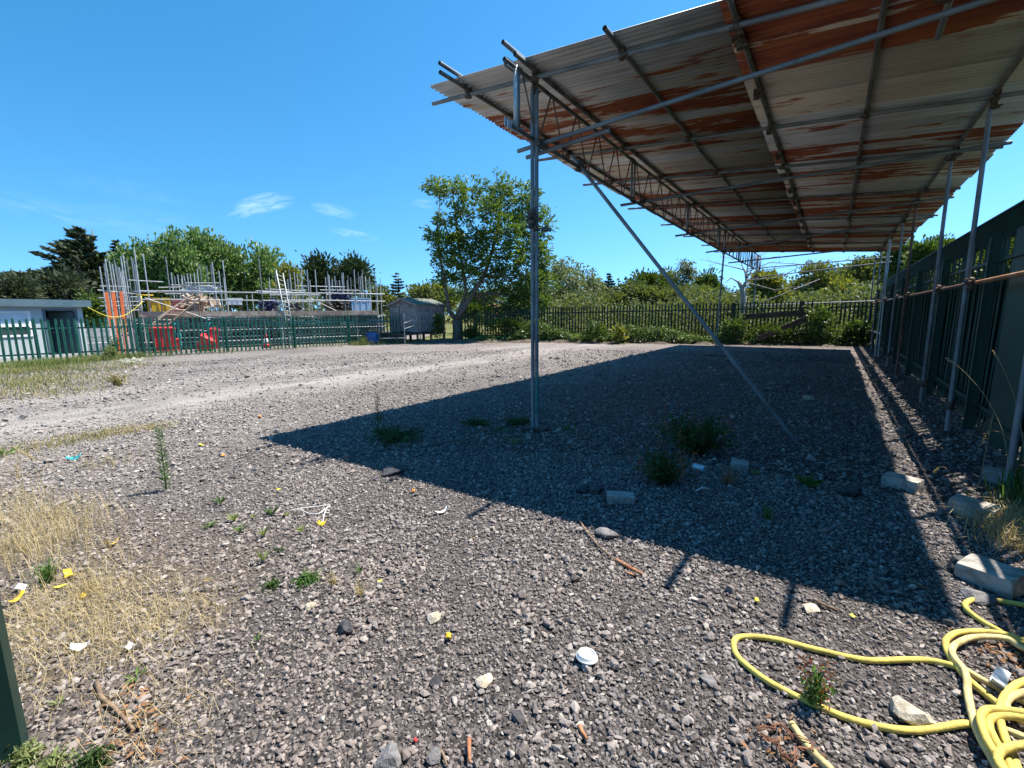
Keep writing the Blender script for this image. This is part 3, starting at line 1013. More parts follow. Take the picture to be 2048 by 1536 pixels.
y = -4.0
while y < 24.8:
    y2 = min(y + 2.75, 24.85)
    v_, f_ = ribbed(y, y2 - .01, FX + .05, .14, 1.83)
    o = np_part('backing_sheet', v_, f_, M['green_sheet'], right_fence)
    md = o.modifiers.new('thick', 'SOLIDIFY'); md.thickness = .002
    MB(o3).box((FX + .07, (y + y2) / 2 - .005, 2.485), (.022, y2 - y - .012, .33)).build('top_board', M['green_sheet'], right_fence)
    MB(o3).box((FX + .07, (y + y2) / 2 - .005, 2.664), (.06, y2 - y - .012, .024)).build('board_capping', M['green'], right_fence)
    y = y2
MB(o3).box((FX - .03, 6.76, 1.2), (.012, .84, 2.28)).build('flat_panel', M['green'], right_fence)

far_fence = palisade('green palisade fence with a row of pointed pales across the far end, brambles through it',
                     [(1.5, 24.95, 1.99), (-3.2, 23.75, 1.95), (-7.6, 22.4, 1.90), (-12.5, 21.2, 1.84), (-16.7, 18.75, 1.64)], M['green_backlit'], side=1)
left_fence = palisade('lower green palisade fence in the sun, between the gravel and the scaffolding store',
                      [(-22.5, -5.0, 1.5), (-21.9, 1.3, 1.5), (-21.12, 5.1, 1.5), (-20.1, 10.0, 1.5), (-19.6, 15.4, 1.5), (-18.9, 16.3, 1.5)], M['green_left'], side=-1, pitch=.16)

# dark hedge hard up behind the right fence
P = np.stack([RNG.uniform(2.3, 4.2, 2600), RNG.uniform(-4, 27, 2600), RNG.uniform(0, 1, 2600) ** .8 * 2.45], 1)
pts = np.repeat(P, 9, 0) + RNG.normal(0, .12, (2600 * 9, 3))
pts[:, 0] = np.maximum(pts[:, 0], 1.85)
Q = np.stack([RNG.uniform(1.85, 2.3, 9000), RNG.uniform(-4, 27, 9000), RNG.uniform(1.5, 2.6, 9000)], 1)
pts = np.concatenate([pts, Q])
v_, f_ = leaves(pts, RNG.normal(0, 1, pts.shape), np.full(len(pts), .15), .55)
o = np_part('hedge', v_, f_, M['leaf_oak']); tag(o, 'dark hedge growing just behind the right hand fence', 'hedge', kind='stuff')

# edge of a green steel post close by at the left
gpst = gp(46, 1512)
fw = view_ray(1024, 700); fw = Vector((fw.x, fw.y, 0)).normalized(); rt = Vector((fw.y, -fw.x, 0))
mb = MB(gpst)
cc = gpst - rt * .06 + fw * .0
mb.box(cc + Vector((0, 0, .95)), (.10, .10, 1.9), -.24)
gate_post = thing('gate_post', 'dark green steel post standing close by at the left edge of the gravel', 'post', gpst)
mb.build('post_tube', M['green_shaded'], gate_post)
MB(gpst).box(cc + Vector((0, 0, 1.91)), (.11, .11, .02), -.24).build('post_cap', M['green_shaded'], gate_post)


# ------------------------------------------------------------------ trees
def blob(u, v, d, ru, rv, n, dd=None):
    """a clump of crown seen at (u, v), ru x rv photo pixels, d metres away"""
    k = px_size(d, u)
    rd = dd if dd is not None else ru * k
    c = at(u, v, d)
    return (tuple(c), (max(ru * k, rd * .8), max(ru * k, rd * .8), rv * k), n)


# the big broadleaf tree at the corner
TB = at(914, 668, 25.0)
TD = 25.3
main = [(905, 385, -.6, 36, 28, 30), (872, 372, -.3, 26, 20, 18), (942, 380, .3, 24, 30, 16), (1000, 382, .2, 36, 36, 42), (1045, 395, .0, 32, 36, 36), (985, 420, -.8, 36, 30, 40),
        (925, 425, -.3, 26, 24, 18), (1055, 440, .4, 40, 36, 46), (1090, 455, .8, 14, 40, 18), (1010, 465, -.9, 46, 34, 60), (890, 440, .2, 20, 22, 14), (945, 478, -.6, 40, 30, 46),
        (895, 485, -.5, 36, 20, 34), (870, 470, 0, 18, 12, 12), (1065, 500, .3, 36, 34, 44), (1000, 515, -.6, 48, 34, 62), (930, 520, -.5, 40, 30, 46), (885, 515, -.2, 22, 22, 20),
        (1085, 520, .6, 22, 30, 24), (1050, 555, -.2, 36, 30, 46), (990, 560, .3, 36, 28, 40), (935, 555, .4, 34, 24, 34), (890, 560, .2, 20, 20, 16), (1090, 565, .4, 22, 28, 24),
        (1030, 590, .4, 40, 24, 40), (1075, 600, .2, 30, 22, 28), (960, 595, .5, 36, 16, 22), (905, 590, .8, 24, 12, 10), (1030, 620, .8, 36, 14, 22), (1075, 632, .9, 26, 16, 18), (990, 618, .7, 24, 12, 14), (1050, 645, 1.0, 34, 12, 18), (975, 640, 1.1, 30, 12, 14)]
main_blobs = [blob(u, v, TD + dd, ru, rv, int(n * 1.7), .9) for u, v, dd, ru, rv, n in main]
root = thing('broadleaf_tree', 'tall leafy tree with forked grey trunk, beside the wooden shed', 'tree', TB)
V, Fc, nv = [], [], 0
bp = np.array(TB)
cl = []
for (c, r, n) in main_blobs:
    pts, out, cc = blob_points(c, r, n, .14, 16)
    v_, f_ = leaves(pts, out * np.array([1, 1, .6]) + np.array([0, 0, -.2]), np.full(len(pts), .185), .44)
    V.append(v_ - bp); Fc.append(f_ + nv); nv += len(v_); cl.append(cc)
tk = MB(TB)
def TP(u, v, dd=0): return at(u, v, TD + dd)
fork = TP(912, 640)
tk.path([TB - Vector((0, 0, .4)), TP(914, 660), fork], [.29, .23, .21], 10)
arms = [[fork, TP(898, 622), TP(893, 590), TP(889, 560), TP(878, 505, -.1), TP(874, 460, -.2), TP(880, 400, -.3)],
        [fork, TP(922, 615, .1), TP(932, 585, .2), TP(926, 540, .1), TP(915, 480, 0), TP(910, 420, -.3), TP(905, 380, -.4)],
        [fork, TP(926, 618, -.1), TP(945, 588, 0), TP(968, 552, 0), TP(985, 500, -.2), TP(1000, 430, 0), TP(1003, 375, .1)]]
rad = [[.13, .11, .09, .08, .055, .04, .02], [.14, .12, .10, .08, .06, .04, .02], [.19, .16, .135, .11, .085, .055, .025]]
for a, r in zip(arms, rad): tk.path(a, r, 8)
allc = np.concatenate(cl)
nodes = [Vector(p) for a in arms for p in a[2:]]
for (c, r, n) in main_blobs:
    c = Vector(c)
    s = min(nodes, key=lambda q: (q - c).length + max(0, q.z - c.z) * 1.2)
    m = s.lerp(c, .5) + Vector((random.uniform(-.2, .2), random.uniform(-.2, .2), .1))
    tk.path([s, m, c], [.06, .045, .028], 6, caps=False)
for (c, r, n), cc in zip(main_blobs, cl):
    c = Vector(c)
    for q in cc[RNG.choice(len(cc), min(9, len(cc)), replace=False)]:
        q = Vector(q)
        m = c.lerp(q, .5) + Vector((random.uniform(-.1, .1), random.uniform(-.1, .1), random.uniform(-.05, .1)))
        tk.path([c, m, q], [.026, .018, .009], 5, caps=False)
for k in range(6):   # bare twigs at the top
    b0 = TP(912 + k * 3, 392 + (k % 3) * 14, -.3)
    tk.path([b0, b0 + Vector((random.uniform(-.2, .2), random.uniform(-.2, .2), .5)), b0 + Vector((random.uniform(-.4, .4), random.uniform(-.3, .3), .9))], [.02, .013, .006], 5)
tk.build('trunk', M['bark'], root)
np_part('crown', np.concatenate(V), np.concatenate(Fc), M['leaf_tree'], root)


def conifer(name, label, u, vb, vt, d, half, leafmat, group=None, rows=26, droop=.15, up=.35, bias=0.0, seed=0, dens=1.0, leaf=.30):
    """layered conifer: sprays on boughs leaving the trunk; bias pushes boughs to one side of the picture"""
    rg = random.Random(seed)
    base = at(u, vb, d); base.z = 0
    top = at(u + bias * 10, vt, d)
    k = px_size(d, u)
    W = half * k; H = top.z
    r = view_ray(u, 600); fwd = Vector((r.x, r.y, 0)).normalized(); right = Vector((fwd.y, -fwd.x, 0))
    root = thing(name, label, 'tree', base, 0, group)
    mb = MB(base)
    mb.path([base, base.lerp(top, .5), top], [W * .09, W * .06, .03], 8)
    C, A = [], []
    for i in range(rows):
        t_ = (i + .5) / rows
        z = H * (.12 + .88 * t_)
        L = W * (1 - t_) ** .62 * rg.uniform(.75, 1.15)
        if t_ < .15: L *= .8
        for j in range(5 if t_ < .85 else 3):
            a = rg.uniform(0, 2 * math.pi)
            dr = right * math.cos(a) + fwd * math.sin(a)
            ln = L * (1 + bias * math.cos(a) * .7) * rg.uniform(.6, 1.15)
            s = Vector((base.x, base.y, z)) + (top - base).normalized() * 0
            m = s + dr * ln * .55 + Vector((0, 0, ln * up * .5 - droop * .2 * ln))
            e = s + dr * ln + Vector((0, 0, ln * up - droop * ln * .3))
            mb.path([s, m, e], [W * .02, W * .012, W * .004], 4, caps=False)
            nn = max(8, int(42 * dens * ln / W) + 8)
            for q in range(nn):
                w = rg.random() ** .6
                p = (s.lerp(m, w * 2) if w < .5 else m.lerp(e, w * 2 - 1))
                sp = ln * .16 * (1.15 - w)
                C.append(tuple(p + Vector((rg.gauss(0, sp), rg.gauss(0, sp), rg.gauss(0, sp * .42)))))
                A.append(tuple(dr + Vector((rg.gauss(0, .35), rg.gauss(0, .35), up * .9 + rg.gauss(0, .25)))))
    mb.build('trunk', M['bark'], root)
    v_, f_ = leaves(np.array(C), np.array(A), np.full(len(C), leaf), .34)
    np_part('crown', v_ - np.array(base), f_, leafmat, root)
    return root


conifer('cypress_tree', 'dark windswept cypress leaning left, tallest conifer at the far left', 188, 640, 458, 58, 92, M['leaf_cypress'], rows=40, bias=-.38, up=.30, seed=3, dens=2.6, leaf=.6)
conifer('cypress_tree', 'dark cypress filling the gap between the windswept cypress and the poplars', 255, 640, 482, 60, 40, M['leaf_cypress'], rows=26, bias=.1, up=.3, seed=5, dens=1.9, leaf=.55)
conifer('cypress_tree', 'small flat topped cypress on its own behind the shed roof', 797, 640, 545, 62, 30, M['leaf_cypress'], rows=16, up=.22, seed=8, dens=1.6, leaf=.42)


def bushy(name, label, cat, u, v, d, ru, rv, leafmat, n, leaf, group=None, bark='bark', lobes=9, aspect=.5, per=12, bias=None, trunk=.18, limbs=4, clump=None, shape=1.0, seed=None):
    """crown of several lobes inside an ellipse of ru x rv photo pixels at distance d"""
    k = px_size(d, u)
    base = at(u, v + rv, d); base = Vector((base.x, base.y, 0))
    bl = []
    for i in range(lobes):
        a = random.uniform(0, 2 * math.pi); q = math.sqrt(random.random()) * .62
        uu, vv = u + ru * q * math.cos(a), v + rv * q * math.sin(a) * shape
        s = random.uniform(.34, .52)
        bl.append(blob(uu, vv, d + random.uniform(-.5, .5) * ru * k, ru * s, rv * s, max(6, int(n * 1.7) // lobes)))
    return tree(name, label, cat, base, trunk, limbs, bl, leafmat, M[bark], leaf * 1.22, aspect, clump or leaf * .95, per, group=group, axis_bias=bias,
                trunk_top=at(u, v, d))


# low conifers and scrub at the far left
bushy('pine_tree', 'low bushy conifer above the cabin roof, furthest left', 'tree', 30, 588, 40, 50, 42, M['leaf_cypress'], 170, .34, aspect=.34, lobes=10)
bushy('pine_tree', 'dark spreading conifer above the right end of the cabin roof', 'tree', 112, 580, 42, 52, 38, M['leaf_cypress'], 170, .34, aspect=.34, lobes=10)
bushy('shrub', 'green shrub behind the right end of the cabin roof', 'shrub', 185, 620, 34, 28, 36, M['leaf_oak'], 90, .22)
# poplars bent by the wind
PG = 'windblown poplars behind the scaffolding store'
for lab, u, v, ru, rv, n in [('leftmost windblown poplar, beside the dark cypress', 300, 540, 48, 92, 240), ('tallest windblown poplar of the clump', 350, 530, 50, 88, 260),
                             ('windblown poplar in the middle of the clump', 408, 528, 50, 80, 250), ('windblown poplar right of the middle of the clump', 462, 532, 48, 78, 240),
                             ('rightmost windblown poplar of the clump', 520, 552, 48, 68, 240)]:
    bushy('poplar_tree', lab + ', behind the scaffolding store', 'tree', u, v + 14, 48 + random.uniform(-2, 2), ru * 1.32, rv * 1.18, M['leaf_poplar'], int(n * 1.9), .29, PG, lobes=15, bias=(-.5, .35, .55), aspect=.5, per=13)
bushy('shrub', 'tawny shrub at the foot of the rightmost poplar', 'shrub', 575, 565, 44, 26, 40, M['leaf_yellow'], 70, .28)
bushy('pine_tree', 'dark round pine, left one of the pair behind the store', 'tree', 652, 552, 52, 46, 52, M['leaf_pine'], 230, .38, aspect=.4, lobes=12)
bushy('pine_tree', 'dark round pine, right one of the pair behind the store', 'tree', 702, 562, 51, 38, 56, M['leaf_pine'], 210, .38, aspect=.4, lobes=12)
for lab, u, v, ru, rv, m in [('pale green shrub right of the pine pair', 760, 602, 34, 28, 'leaf_birch'), ('green shrub behind the shed roof', 845, 594, 44, 26, 'leaf_olive'),
                             ('yellowish shrub between shed and forked tree', 885, 592, 34, 28, 'leaf_yellow'), ('dark low shrub left of the small cypress', 735, 606, 26, 20, 'leaf_oak'), ('dense green shrub behind the forked tree, left of the far house', 950, 622, 40, 26, 'leaf_oak'),
                             ('olive shrub behind the near post', 1035, 622, 42, 28, 'leaf_olive')]:
    bushy('shrub', lab, 'shrub', u, v, 36, ru, rv, M[m], 80, .24)
# wood beyond the far fence, tree by tree
WG = 'trees beyond the far fence'
wood = [('birch_tree', 'weeping olive birch just right of the near post', 1130, 588, 44, 52, 54, 'leaf_birch', 200, .26), ('birch_tree', 'thin wispy birch crown standing above its neighbours', 1118, 545, 52, 18, 28, 'leaf_birch', 46, .24),
        ('birch_tree', 'olive birch left of the dark pointed conifer', 1180, 592, 45, 34, 46, 'leaf_birch', 150, .26),
        ('oak_tree', 'dark oak behind the raking brace', 1288, 574, 60, 44, 28, 'leaf_oak', 130, .34), ('birch_tree', 'grey green birch with an open crown', 1366, 560, 56, 30, 42, 'leaf_birch', 110, .26),
        ('oak_tree', 'round dark oak behind the second post', 1425, 574, 60, 34, 34, 'leaf_oak', 150, .32), ('scrub_tree', 'brownish crown behind the raking brace', 1335, 566, 62, 26, 30, 'leaf_olive', 80, .3),
        ('scrub_tree', 'olive scrub in front of the dark oak, left part', 1265, 600, 38, 48, 34, 'leaf_olive', 170, .22), ('scrub_tree', 'olive scrub in front of the dark oak, right part', 1340, 600, 38, 46, 34, 'leaf_olive', 170, .22),
        ('scrub_tree', 'olive scrub behind the second post', 1425, 604, 37, 44, 30, 'leaf_olive', 150, .22), ('scrub_tree', 'sunlit leafy scrub behind the dead tree', 1545, 578, 36, 48, 40, 'leaf_yellow', 180, .22),
        ('scrub_tree', 'broad olive crown right of the dead tree', 1625, 572, 46, 52, 44, 'leaf_olive', 190, .28), ('scrub_tree', 'yellowish scrub above the far guard rail', 1690, 585, 40, 44, 36, 'leaf_yellow', 170, .24),
        ('scrub_tree', 'tall olive crown left of the fence side posts', 1715, 548, 58, 44, 40, 'leaf_olive', 170, .32), ('oak_tree', 'dark oak above the right hand fence, behind the posts', 1805, 535, 56, 44, 50, 'leaf_oak', 190, .34),
        ('oak_tree', 'bright green oak crown above the right hand fence', 1842, 522, 52, 40, 40, 'leaf_oak', 170, .3), ('oak_tree', 'dark treetop peeping over the right hand fence', 1895, 508, 60, 46, 34, 'leaf_oak', 130, .34),
        ('scrub_tree', 'olive scrub under the near end of the wood', 1080, 596, 40, 34, 40, 'leaf_olive', 120, .24), ('scrub_tree', 'low olive scrub at the foot of the pointed conifer', 1215, 608, 38, 40, 28, 'leaf_olive', 120, .24)]
for nm, lab, u, v, d, ru, rv, m, n, lf in wood:
    bushy(nm, lab + ', beyond the far fence', 'tree', u, v, d, ru * 1.1, rv * 1.1, M[m], n, lf, WG, lobes=9, bias=(0, 0, -.9) if nm == 'birch_tree' else None, aspect=.4 if nm == 'birch_tree' else .5)
conifer('conifer_tree', 'dark pointed conifer standing up from the wood beyond the far fence', 1216, 640, 546, 56, 26, M['leaf_pine'], WG, rows=18, up=.1, seed=12, dens=1.6, leaf=.42)

# far-off wood that closes the horizon, one mass
P = []
for k in range(7000):
    az = random.uniform(-1.75, 1.0) + 0.0
    d = random.uniform(70, 95)
    x, y = math.sin(az) * d, math.cos(az) * d
    hgt = 6.0 + 2.2 * math.sin(az * 9) + 1.3 * math.sin(az * 23 + 1)
    z = hgt * random.random() ** .7
    P.append((x, y, z))
P = np.array(P)
pts = np.repeat(P, 9, 0) + RNG.normal(0, .55, (len(P) * 9, 3))
v_, f_ = leaves(pts, RNG.normal(0, 1, pts.shape) + np.array([0, 0, .4]), np.full(len(pts), .6), .5)
o = np_part('distant_wood', v_, f_, M['leaf_olive']); tag(o, 'far-off olive green wood closing the view behind fences and trees', 'wood', kind='stuff')

# dense undergrowth between the far fence and the trees, one mass
P = []
for k in range(4200):
    u = random.uniform(1040, 1790)
    d = random.uniform(31, 48)
    vt = 588 + 9 * math.sin(u * .021) + 7 * math.sin(u * .057 + 1) - (u - 1400) * .012
    top = at(u, vt + (48 - d) * .9, d).z
    q = at(u, 640, d)
    P.append((q.x, q.y, max(.1, top * random.random() ** .55)))
P = np.array(P)
pts = np.repeat(P, 12, 0) + RNG.normal(0, .26, (len(P) * 12, 3))
v_, f_ = leaves(pts, RNG.normal(0, 1, pts.shape) + np.array([0, 0, .4]), np.full(len(pts), .26), .5)
o = np_part('undergrowth', v_, f_, M['leaf_olive']); tag(o, 'dense olive undergrowth filling the ground between far fence and wood', 'undergrowth', kind='stuff')

# dead tree with bare spreading branches
base = Vector((at(1486, 640, 27).x, at(1486, 640, 27).y, 0))
dead = thing('dead_tree', 'dead tree with a broken pale trunk and bare spreading branches, beyond the far fence', 'tree', base)
mb = MB(base)
def DP(u, v, dd=0): return at(u, v, 27 + dd)
mb.path([base, DP(1487, 600), DP(1484, 575), DP(1476, 562)], [.16, .15, .13, .07], 8)
mb.path([DP(1484, 578), DP(1493, 562), DP(1490, 540)], [.1, .07, .03], 7)
mb.path([DP(1478, 565), DP(1462, 556), DP(1450, 566)], [.05, .035, .015], 6)
mb.build('trunk', M['bark_pale'], dead)
mb = MB(base)
for i, (a, b, c) in enumerate([((1492, 560), (1515, 520), (1560, 512)), ((1492, 550), (1530, 540), (1600, 530)), ((1490, 545), (1480, 520), (1440, 512)), ((1490, 540), (1450, 530), (1400, 518)),
                               ((1490, 545), (1540, 525), (1640, 530)), ((1493, 560), (1560, 555), (1625, 520)), ((1492, 565), (1550, 580), (1620, 570)), ((1490, 548), (1500, 525), (1520, 508))]):
    p = [DP(*a, -.2), DP(*b, -.4 + .1 * i), DP(*c, -.8 + .25 * i)]
    mb.path(p, [.035, .02, .008], 5, caps=False)
    for j in range(9):
        w = random.uniform(.25, 1)
        q = p[0].lerp(p[1], w * 2) if w < .5 else p[1].lerp(p[2], w * 2 - 1)
        e = q + Vector((random.uniform(-.5, .5), random.uniform(-.5, .5), random.uniform(-.15, .4)))
        mb.path([q, q.lerp(e, .5) + Vector((0, 0, random.uniform(-.08, .08))), e], [.010, .007, .003], 4, caps=False)
mb.build('branches', M['bark_pale'], dead)
# fallen leaning pole in the scrub
a, b = at(1500, 615, 25.8), at(1640, 558, 27.2)
o = MB(a).path([a, a.lerp(b, .5), b], [.035, .03, .015], 6).build('bare_pole', M['bark_pale']); o.location = a
tag(o, 'bare pale leaning branch sticking out of the scrub right of the dead tree', 'branch')

# brambles, ivy and ferns along the far fence
def fence_pt(s):
    pts = [(1.3, 24.5), (-3.2, 23.35), (-7.6, 22.0), (-12.4, 20.8), (-15.6, 18.9)]
    P = [Vector((x, y, 0)) for x, y in pts]
    L = [0]
    for a, b in zip(P, P[1:]): L.append(L[-1] + (b - a).length)
    s = max(0, min(L[-1] - .001, s))
    k = max(j for j in range(len(P) - 1) if L[j] <= s)
    u = (s - L[k]) / (L[k + 1] - L[k]); d = (P[k + 1] - P[k]).normalized()
    return P[k].lerp(P[k + 1], u), Vector((d.y, -d.x, 0)), L[-1]


_, _, LEN = fence_pt(0)
C = []
for k in range(3000):
    s = random.uniform(0, LEN)
    p, nn, _ = fence_pt(s)
    if nn.y > 0: nn = -nn
    h = (.16 + .5 * abs(math.sin(s * .55)) ** 3 + .5 * max(0, math.sin(s * 1.3 + 1)) ** 3) * random.random()
    w = random.uniform(-.9, .75) * (1 - h * .4)
    q = p + nn * (w + .05) + Vector((0, 0, .06 + h))
    C += [tuple(q + Vector((random.gauss(0, .10), random.gauss(0, .10), random.gauss(0, .07)))) for _ in range(13)]
C = np.array(C); C[:, 2] = np.maximum(C[:, 2], .06)
v_, f_ = leaves(C, RNG.normal(0, 1, C.shape), np.full(len(C), .105), .6, flat=np.array([0, -.3, 1.0]))
o = np_part('bramble_thicket', v_, f_, M['leaf_bramble']); tag(o, 'tangle of brambles and ivy along the foot of the far fence', 'brambles', kind='stuff')
C = []
for k in range(950):
    s = random.uniform(0, LEN)
    p, nn, _ = fence_pt(s)
    if nn.y > 0: nn = -nn
    q = p - nn * random.uniform(.5, 3.2) + Vector((0, 0, random.random() ** 1.3 * 1.7))
    C += [tuple(q + Vector((random.gauss(0, .16), random.gauss(0, .16), random.gauss(0, .12)))) for _ in range(12)]
C = np.array(C)
v_, f_ = leaves(C, RNG.normal(0, 1, C.shape) + np.array([0, 0, .5]), np.full(len(C), .14), .5)
o = np_part('hedge_scrub', v_, f_, M['leaf_birch']); tag(o, 'pale scrub and tall weeds in the sun just beyond the far fence', 'scrub', kind='stuff')


def shrub_at(name, label, cat, u, v, d, ru, rv, m, n, leaf, z0=0.0, per=10):
    k = px_size(d, u)
    c = at(u, v, d)
    base = Vector((c.x, c.y, z0))
    bl = [((c.x + random.uniform(-.4, .4) * ru * k, c.y + random.uniform(-.3, .3) * ru * k, max(.12, c.z + random.uniform(-.7, .6) * rv * k)),
           (ru * k * .6, ru * k * .4, rv * k * .5), max(3, n // 5)) for _ in range(5)]
    return tree(name, label, cat, base, .02, 3, bl, M[m], M['bark'], leaf, .55, leaf * .8, per, trunk_top=c)


BG = 'bushes growing through the far fence'
for lab, u, v, ru, rv, m, n in [('dark bramble bush against the far fence, right of the near post', 1195, 662, 34, 22, 'leaf_oak', 90), ('sunlit bramble bush with pale stems beside the near post', 1100, 655, 26, 26, 'leaf_bramble', 70),
                                ('ivy hanging on the far fence under the two brown boards', 1540, 668, 60, 20, 'leaf_oak', 130), ('leafy bush climbing the fence right of the brown boards', 1645, 645, 34, 34, 'leaf_bramble', 110),
                                ('bramble bush in the corner where the two fences meet', 1708, 668, 30, 26, 'leaf_bramble', 110), ('green bush at the foot of the second post', 1470, 655, 26, 28, 'leaf_bramble', 80),
                                ('dark ivy on the fence between tree and near post', 1020, 655, 50, 24, 'leaf_oak', 130), ('dark bush between shed and forked trunk', 878, 650, 16, 20, 'leaf_oak', 70),
                             ('low dark bush just right of the forked trunk foot', 948, 664, 26, 16, 'leaf_oak', 90)]:
    d = min(fence_pt(s)[0].length for s in ()) if False else {1195: 22.6, 1100: 23.6, 1540: 23.3, 1645: 23.7, 1708: 23.9, 1470: 23.0, 1020: 24.0, 878: 24.6, 948: 24.4}[u]
    shrub_at('bush', lab, 'bush', u, v, d, ru, rv, m, n, .13)


def fern(u, v, d, n, L, label):
    base = at(u, v, d); base.z = .1
    root = thing('fern', label, 'fern', base)
    C, A, S = [], [], []
    for k in range(n):
        a = random.uniform(0, 2 * math.pi); dr = Vector((math.cos(a), math.sin(a), 0)); sd = Vector((-dr.y, dr.x, 0))
        lean = random.uniform(.5, 1.1)
        for j in range(1, 12):
            w = j / 12
            p = base + dr * L * w * lean + Vector((0, 0, L * (1.1 * w - .75 * w * w)))
            for sgn in (-1, 1):
                ln = .26 * L * (1 - w) + .02
                C.append(tuple(p + sd * sgn * ln * .5)); A.append(tuple(sd * sgn + dr * .4)); S.append(ln)
    v_, f_ = leaves(np.array(C), np.array(A), np.array(S), .3, flat=np.array([0, 0, 1.0]))
    np_part('fronds', v_ - np.array(base), f_, M['leaf_fern'], root)


fern(1245, 668, 22.6, 11, .95, 'pale fern arching out of the brambles, left of the raking brace')
fern(1150, 655, 22.9, 9, .8, 'pale fern beside the near post, against the far fence')
fern(1362, 660, 22.7, 9, .8, 'pale fern between the raking brace and the second post')
o = None
shrub_at('sapling', 'yellow green sapling in front of the far fence, beside the arching fern', 'sapling', 1238, 668, 22.0, 9, 16, 'leaf_yellow', 24, .2)

# tiny house with a red roof glimpsed under the big tree
hb = at(988, 640, 62); hb.z = -1.0
house = thing('house', 'far house with a red tiled roof glimpsed beneath the big tree', 'house', hb, 0.5)
house.scale = (.62, .62, .86)
MB().box((0, 0, 1.5), (3.4, 4.5, 3.0)).build('wall', M['white'], house)
for k in range(3):
    w = MB().box((-1.3 + k * 1.3, -2.27, 1.7), (.8, .06, 1.1)).build('window', M['dark_glass'], house)
mb = MB(); mb.add([(-2.5, -2.5, 2.9), (2.5, -2.5, 2.9), (2.5, 2.5, 2.9), (-2.5, 2.5, 2.9), (-2.3, 0, 4.4), (2.3, 0, 4.4)], [(0, 1, 5, 4), (2, 3, 4, 5), (0, 4, 3), (1, 2, 5), (3, 2, 1, 0)])
mb.build('roof', M['roof_tile'], house)


# ------------------------------------------------------------------ loose gravel
def in_yard(x, y):
    if x > 1.53 or x < -21.2 - .0 + .14 * max(0, y) * .9: return False
    ys = np.interp(x, [-19, -16.5, -12.4, -7.3, 1.3], [15.5, 17.6, 20.0, 21.3, 23.8])
    return y < ys


ICO = None


def ico():
    g = (1 + 5 ** .5) / 2
    v = np.array([(-1, g, 0), (1, g, 0), (-1, -g, 0), (1, -g, 0), (0, -1, g), (0, 1, g), (0, -1, -g), (0, 1, -g), (g, 0, -1), (g, 0, 1), (-g, 0, -1), (-g, 0, 1)], float)
    f = np.array([(0, 11, 5), (0, 5, 1), (0, 1, 7), (0, 7, 10), (0, 10, 11), (1, 5, 9), (5, 11, 4), (11, 10, 2), (10, 7, 6), (7, 1, 8),
                  (3, 9, 4), (3, 4, 2), (3, 2, 6), (3, 6, 8), (3, 8, 9), (4, 9, 5), (2, 4, 11), (6, 2, 10), (8, 6, 7), (9, 8, 1)])
    return v / np.linalg.norm(v[0]), f


def octa():
    v = np.array([(1, 0, 0), (-1, 0, 0), (0, 1, 0), (0, -1, 0), (0, 0, 1), (0, 0, -1)], float)
    f = np.array([(0, 2, 4), (2, 1, 4), (1, 3, 4), (3, 0, 4), (2, 0, 5), (1, 2, 5), (3, 1, 5), (0, 3, 5)])
    return v, f


def stones(n, r0, r1, size, sig, tmpl, half=1.12, keep=None, zk=.24):
    az = RNG.uniform(-half, half, n) + YAW
    r = np.sqrt(RNG.uniform(r0 * r0, r1 * r1, n))
    x, y = -np.sin(az) * r, np.cos(az) * r
    ok = np.array([in_yard(a, b) for a, b in zip(x, y)])
    trk = np.exp(-((x + 9.35) / 1.1) ** 2)
    ok &= RNG.uniform(0, 1, n) > trk * .8
    soil = np.hypot((x + 3.35) / 1.25, (y - .55) / .9) + .25 * np.sin(x * 6.1) * np.sin(y * 7.3 + 1)
    ok &= ~((soil < .9) & (RNG.uniform(0, 1, n) < .45))
    x, y = x[ok], y[ok]; n = len(x)
    v, f = tmpl
    s = size * np.exp(RNG.normal(0, sig, n))
    big = np.sin(x * 2.1 + 1.3) * np.sin(y * 1.7) + .6 * np.sin(x * 5.3 + y * 4.1)
    s *= np.where(big < -.3, .8, 1.0)
    V = v[None] * RNG.uniform(.68, 1.24, (n, len(v), 1)) + RNG.normal(0, .10, (n, len(v), 3))
    V = V * RNG.uniform([.75, .55, .35], [1.35, 1.0, .95], (n, 3))[:, None, :]
    # random turn: yaw then a tilt
    a = RNG.uniform(0, 2 * np.pi, n); b = RNG.normal(0, .6, n)
    ca, sa, cb, sb = np.cos(a), np.sin(a), np.cos(b), np.sin(b)
    X, Y, Z = V[..., 0], V[..., 1], V[..., 2]
    Y, Z = Y * cb[:, None] - Z * sb[:, None], Y * sb[:, None] + Z * cb[:, None]
    X, Y = X * ca[:, None] - Y * sa[:, None], X * sa[:, None] + Y * ca[:, None]
    V = np.stack([X, Y, Z], -1) * (s * .5)[:, None, None]
    V += np.stack([x, y, s * zk * RNG.uniform(.1, 1.5, n)], -1)[:, None, :]
    F_ = (f[None] + (np.arange(n) * len(v))[:, None, None]).reshape(-1, 3)
    return V.reshape(-1, 3), F_


for nm, n, r0, r1, sz, sg, tm in (('gravel', 46000, .5, 4.7, .0212, .32, ico()), ('gravel', 90000, .5, 4.7, .0130, .33, octa()), ('gravel', 70000, 4.7, 9.5, .028, .38, octa()), ('gravel', 38000, 9.5, 18.5, .040, .42, octa())):
    v_, f_ = stones(n, r0, r1, sz, sg, tm)
    o = np_part(nm, v_, f_, M['gravel']); tag(o, 'loose dark grey crushed stone covering the yard', 'gravel', kind='stuff')


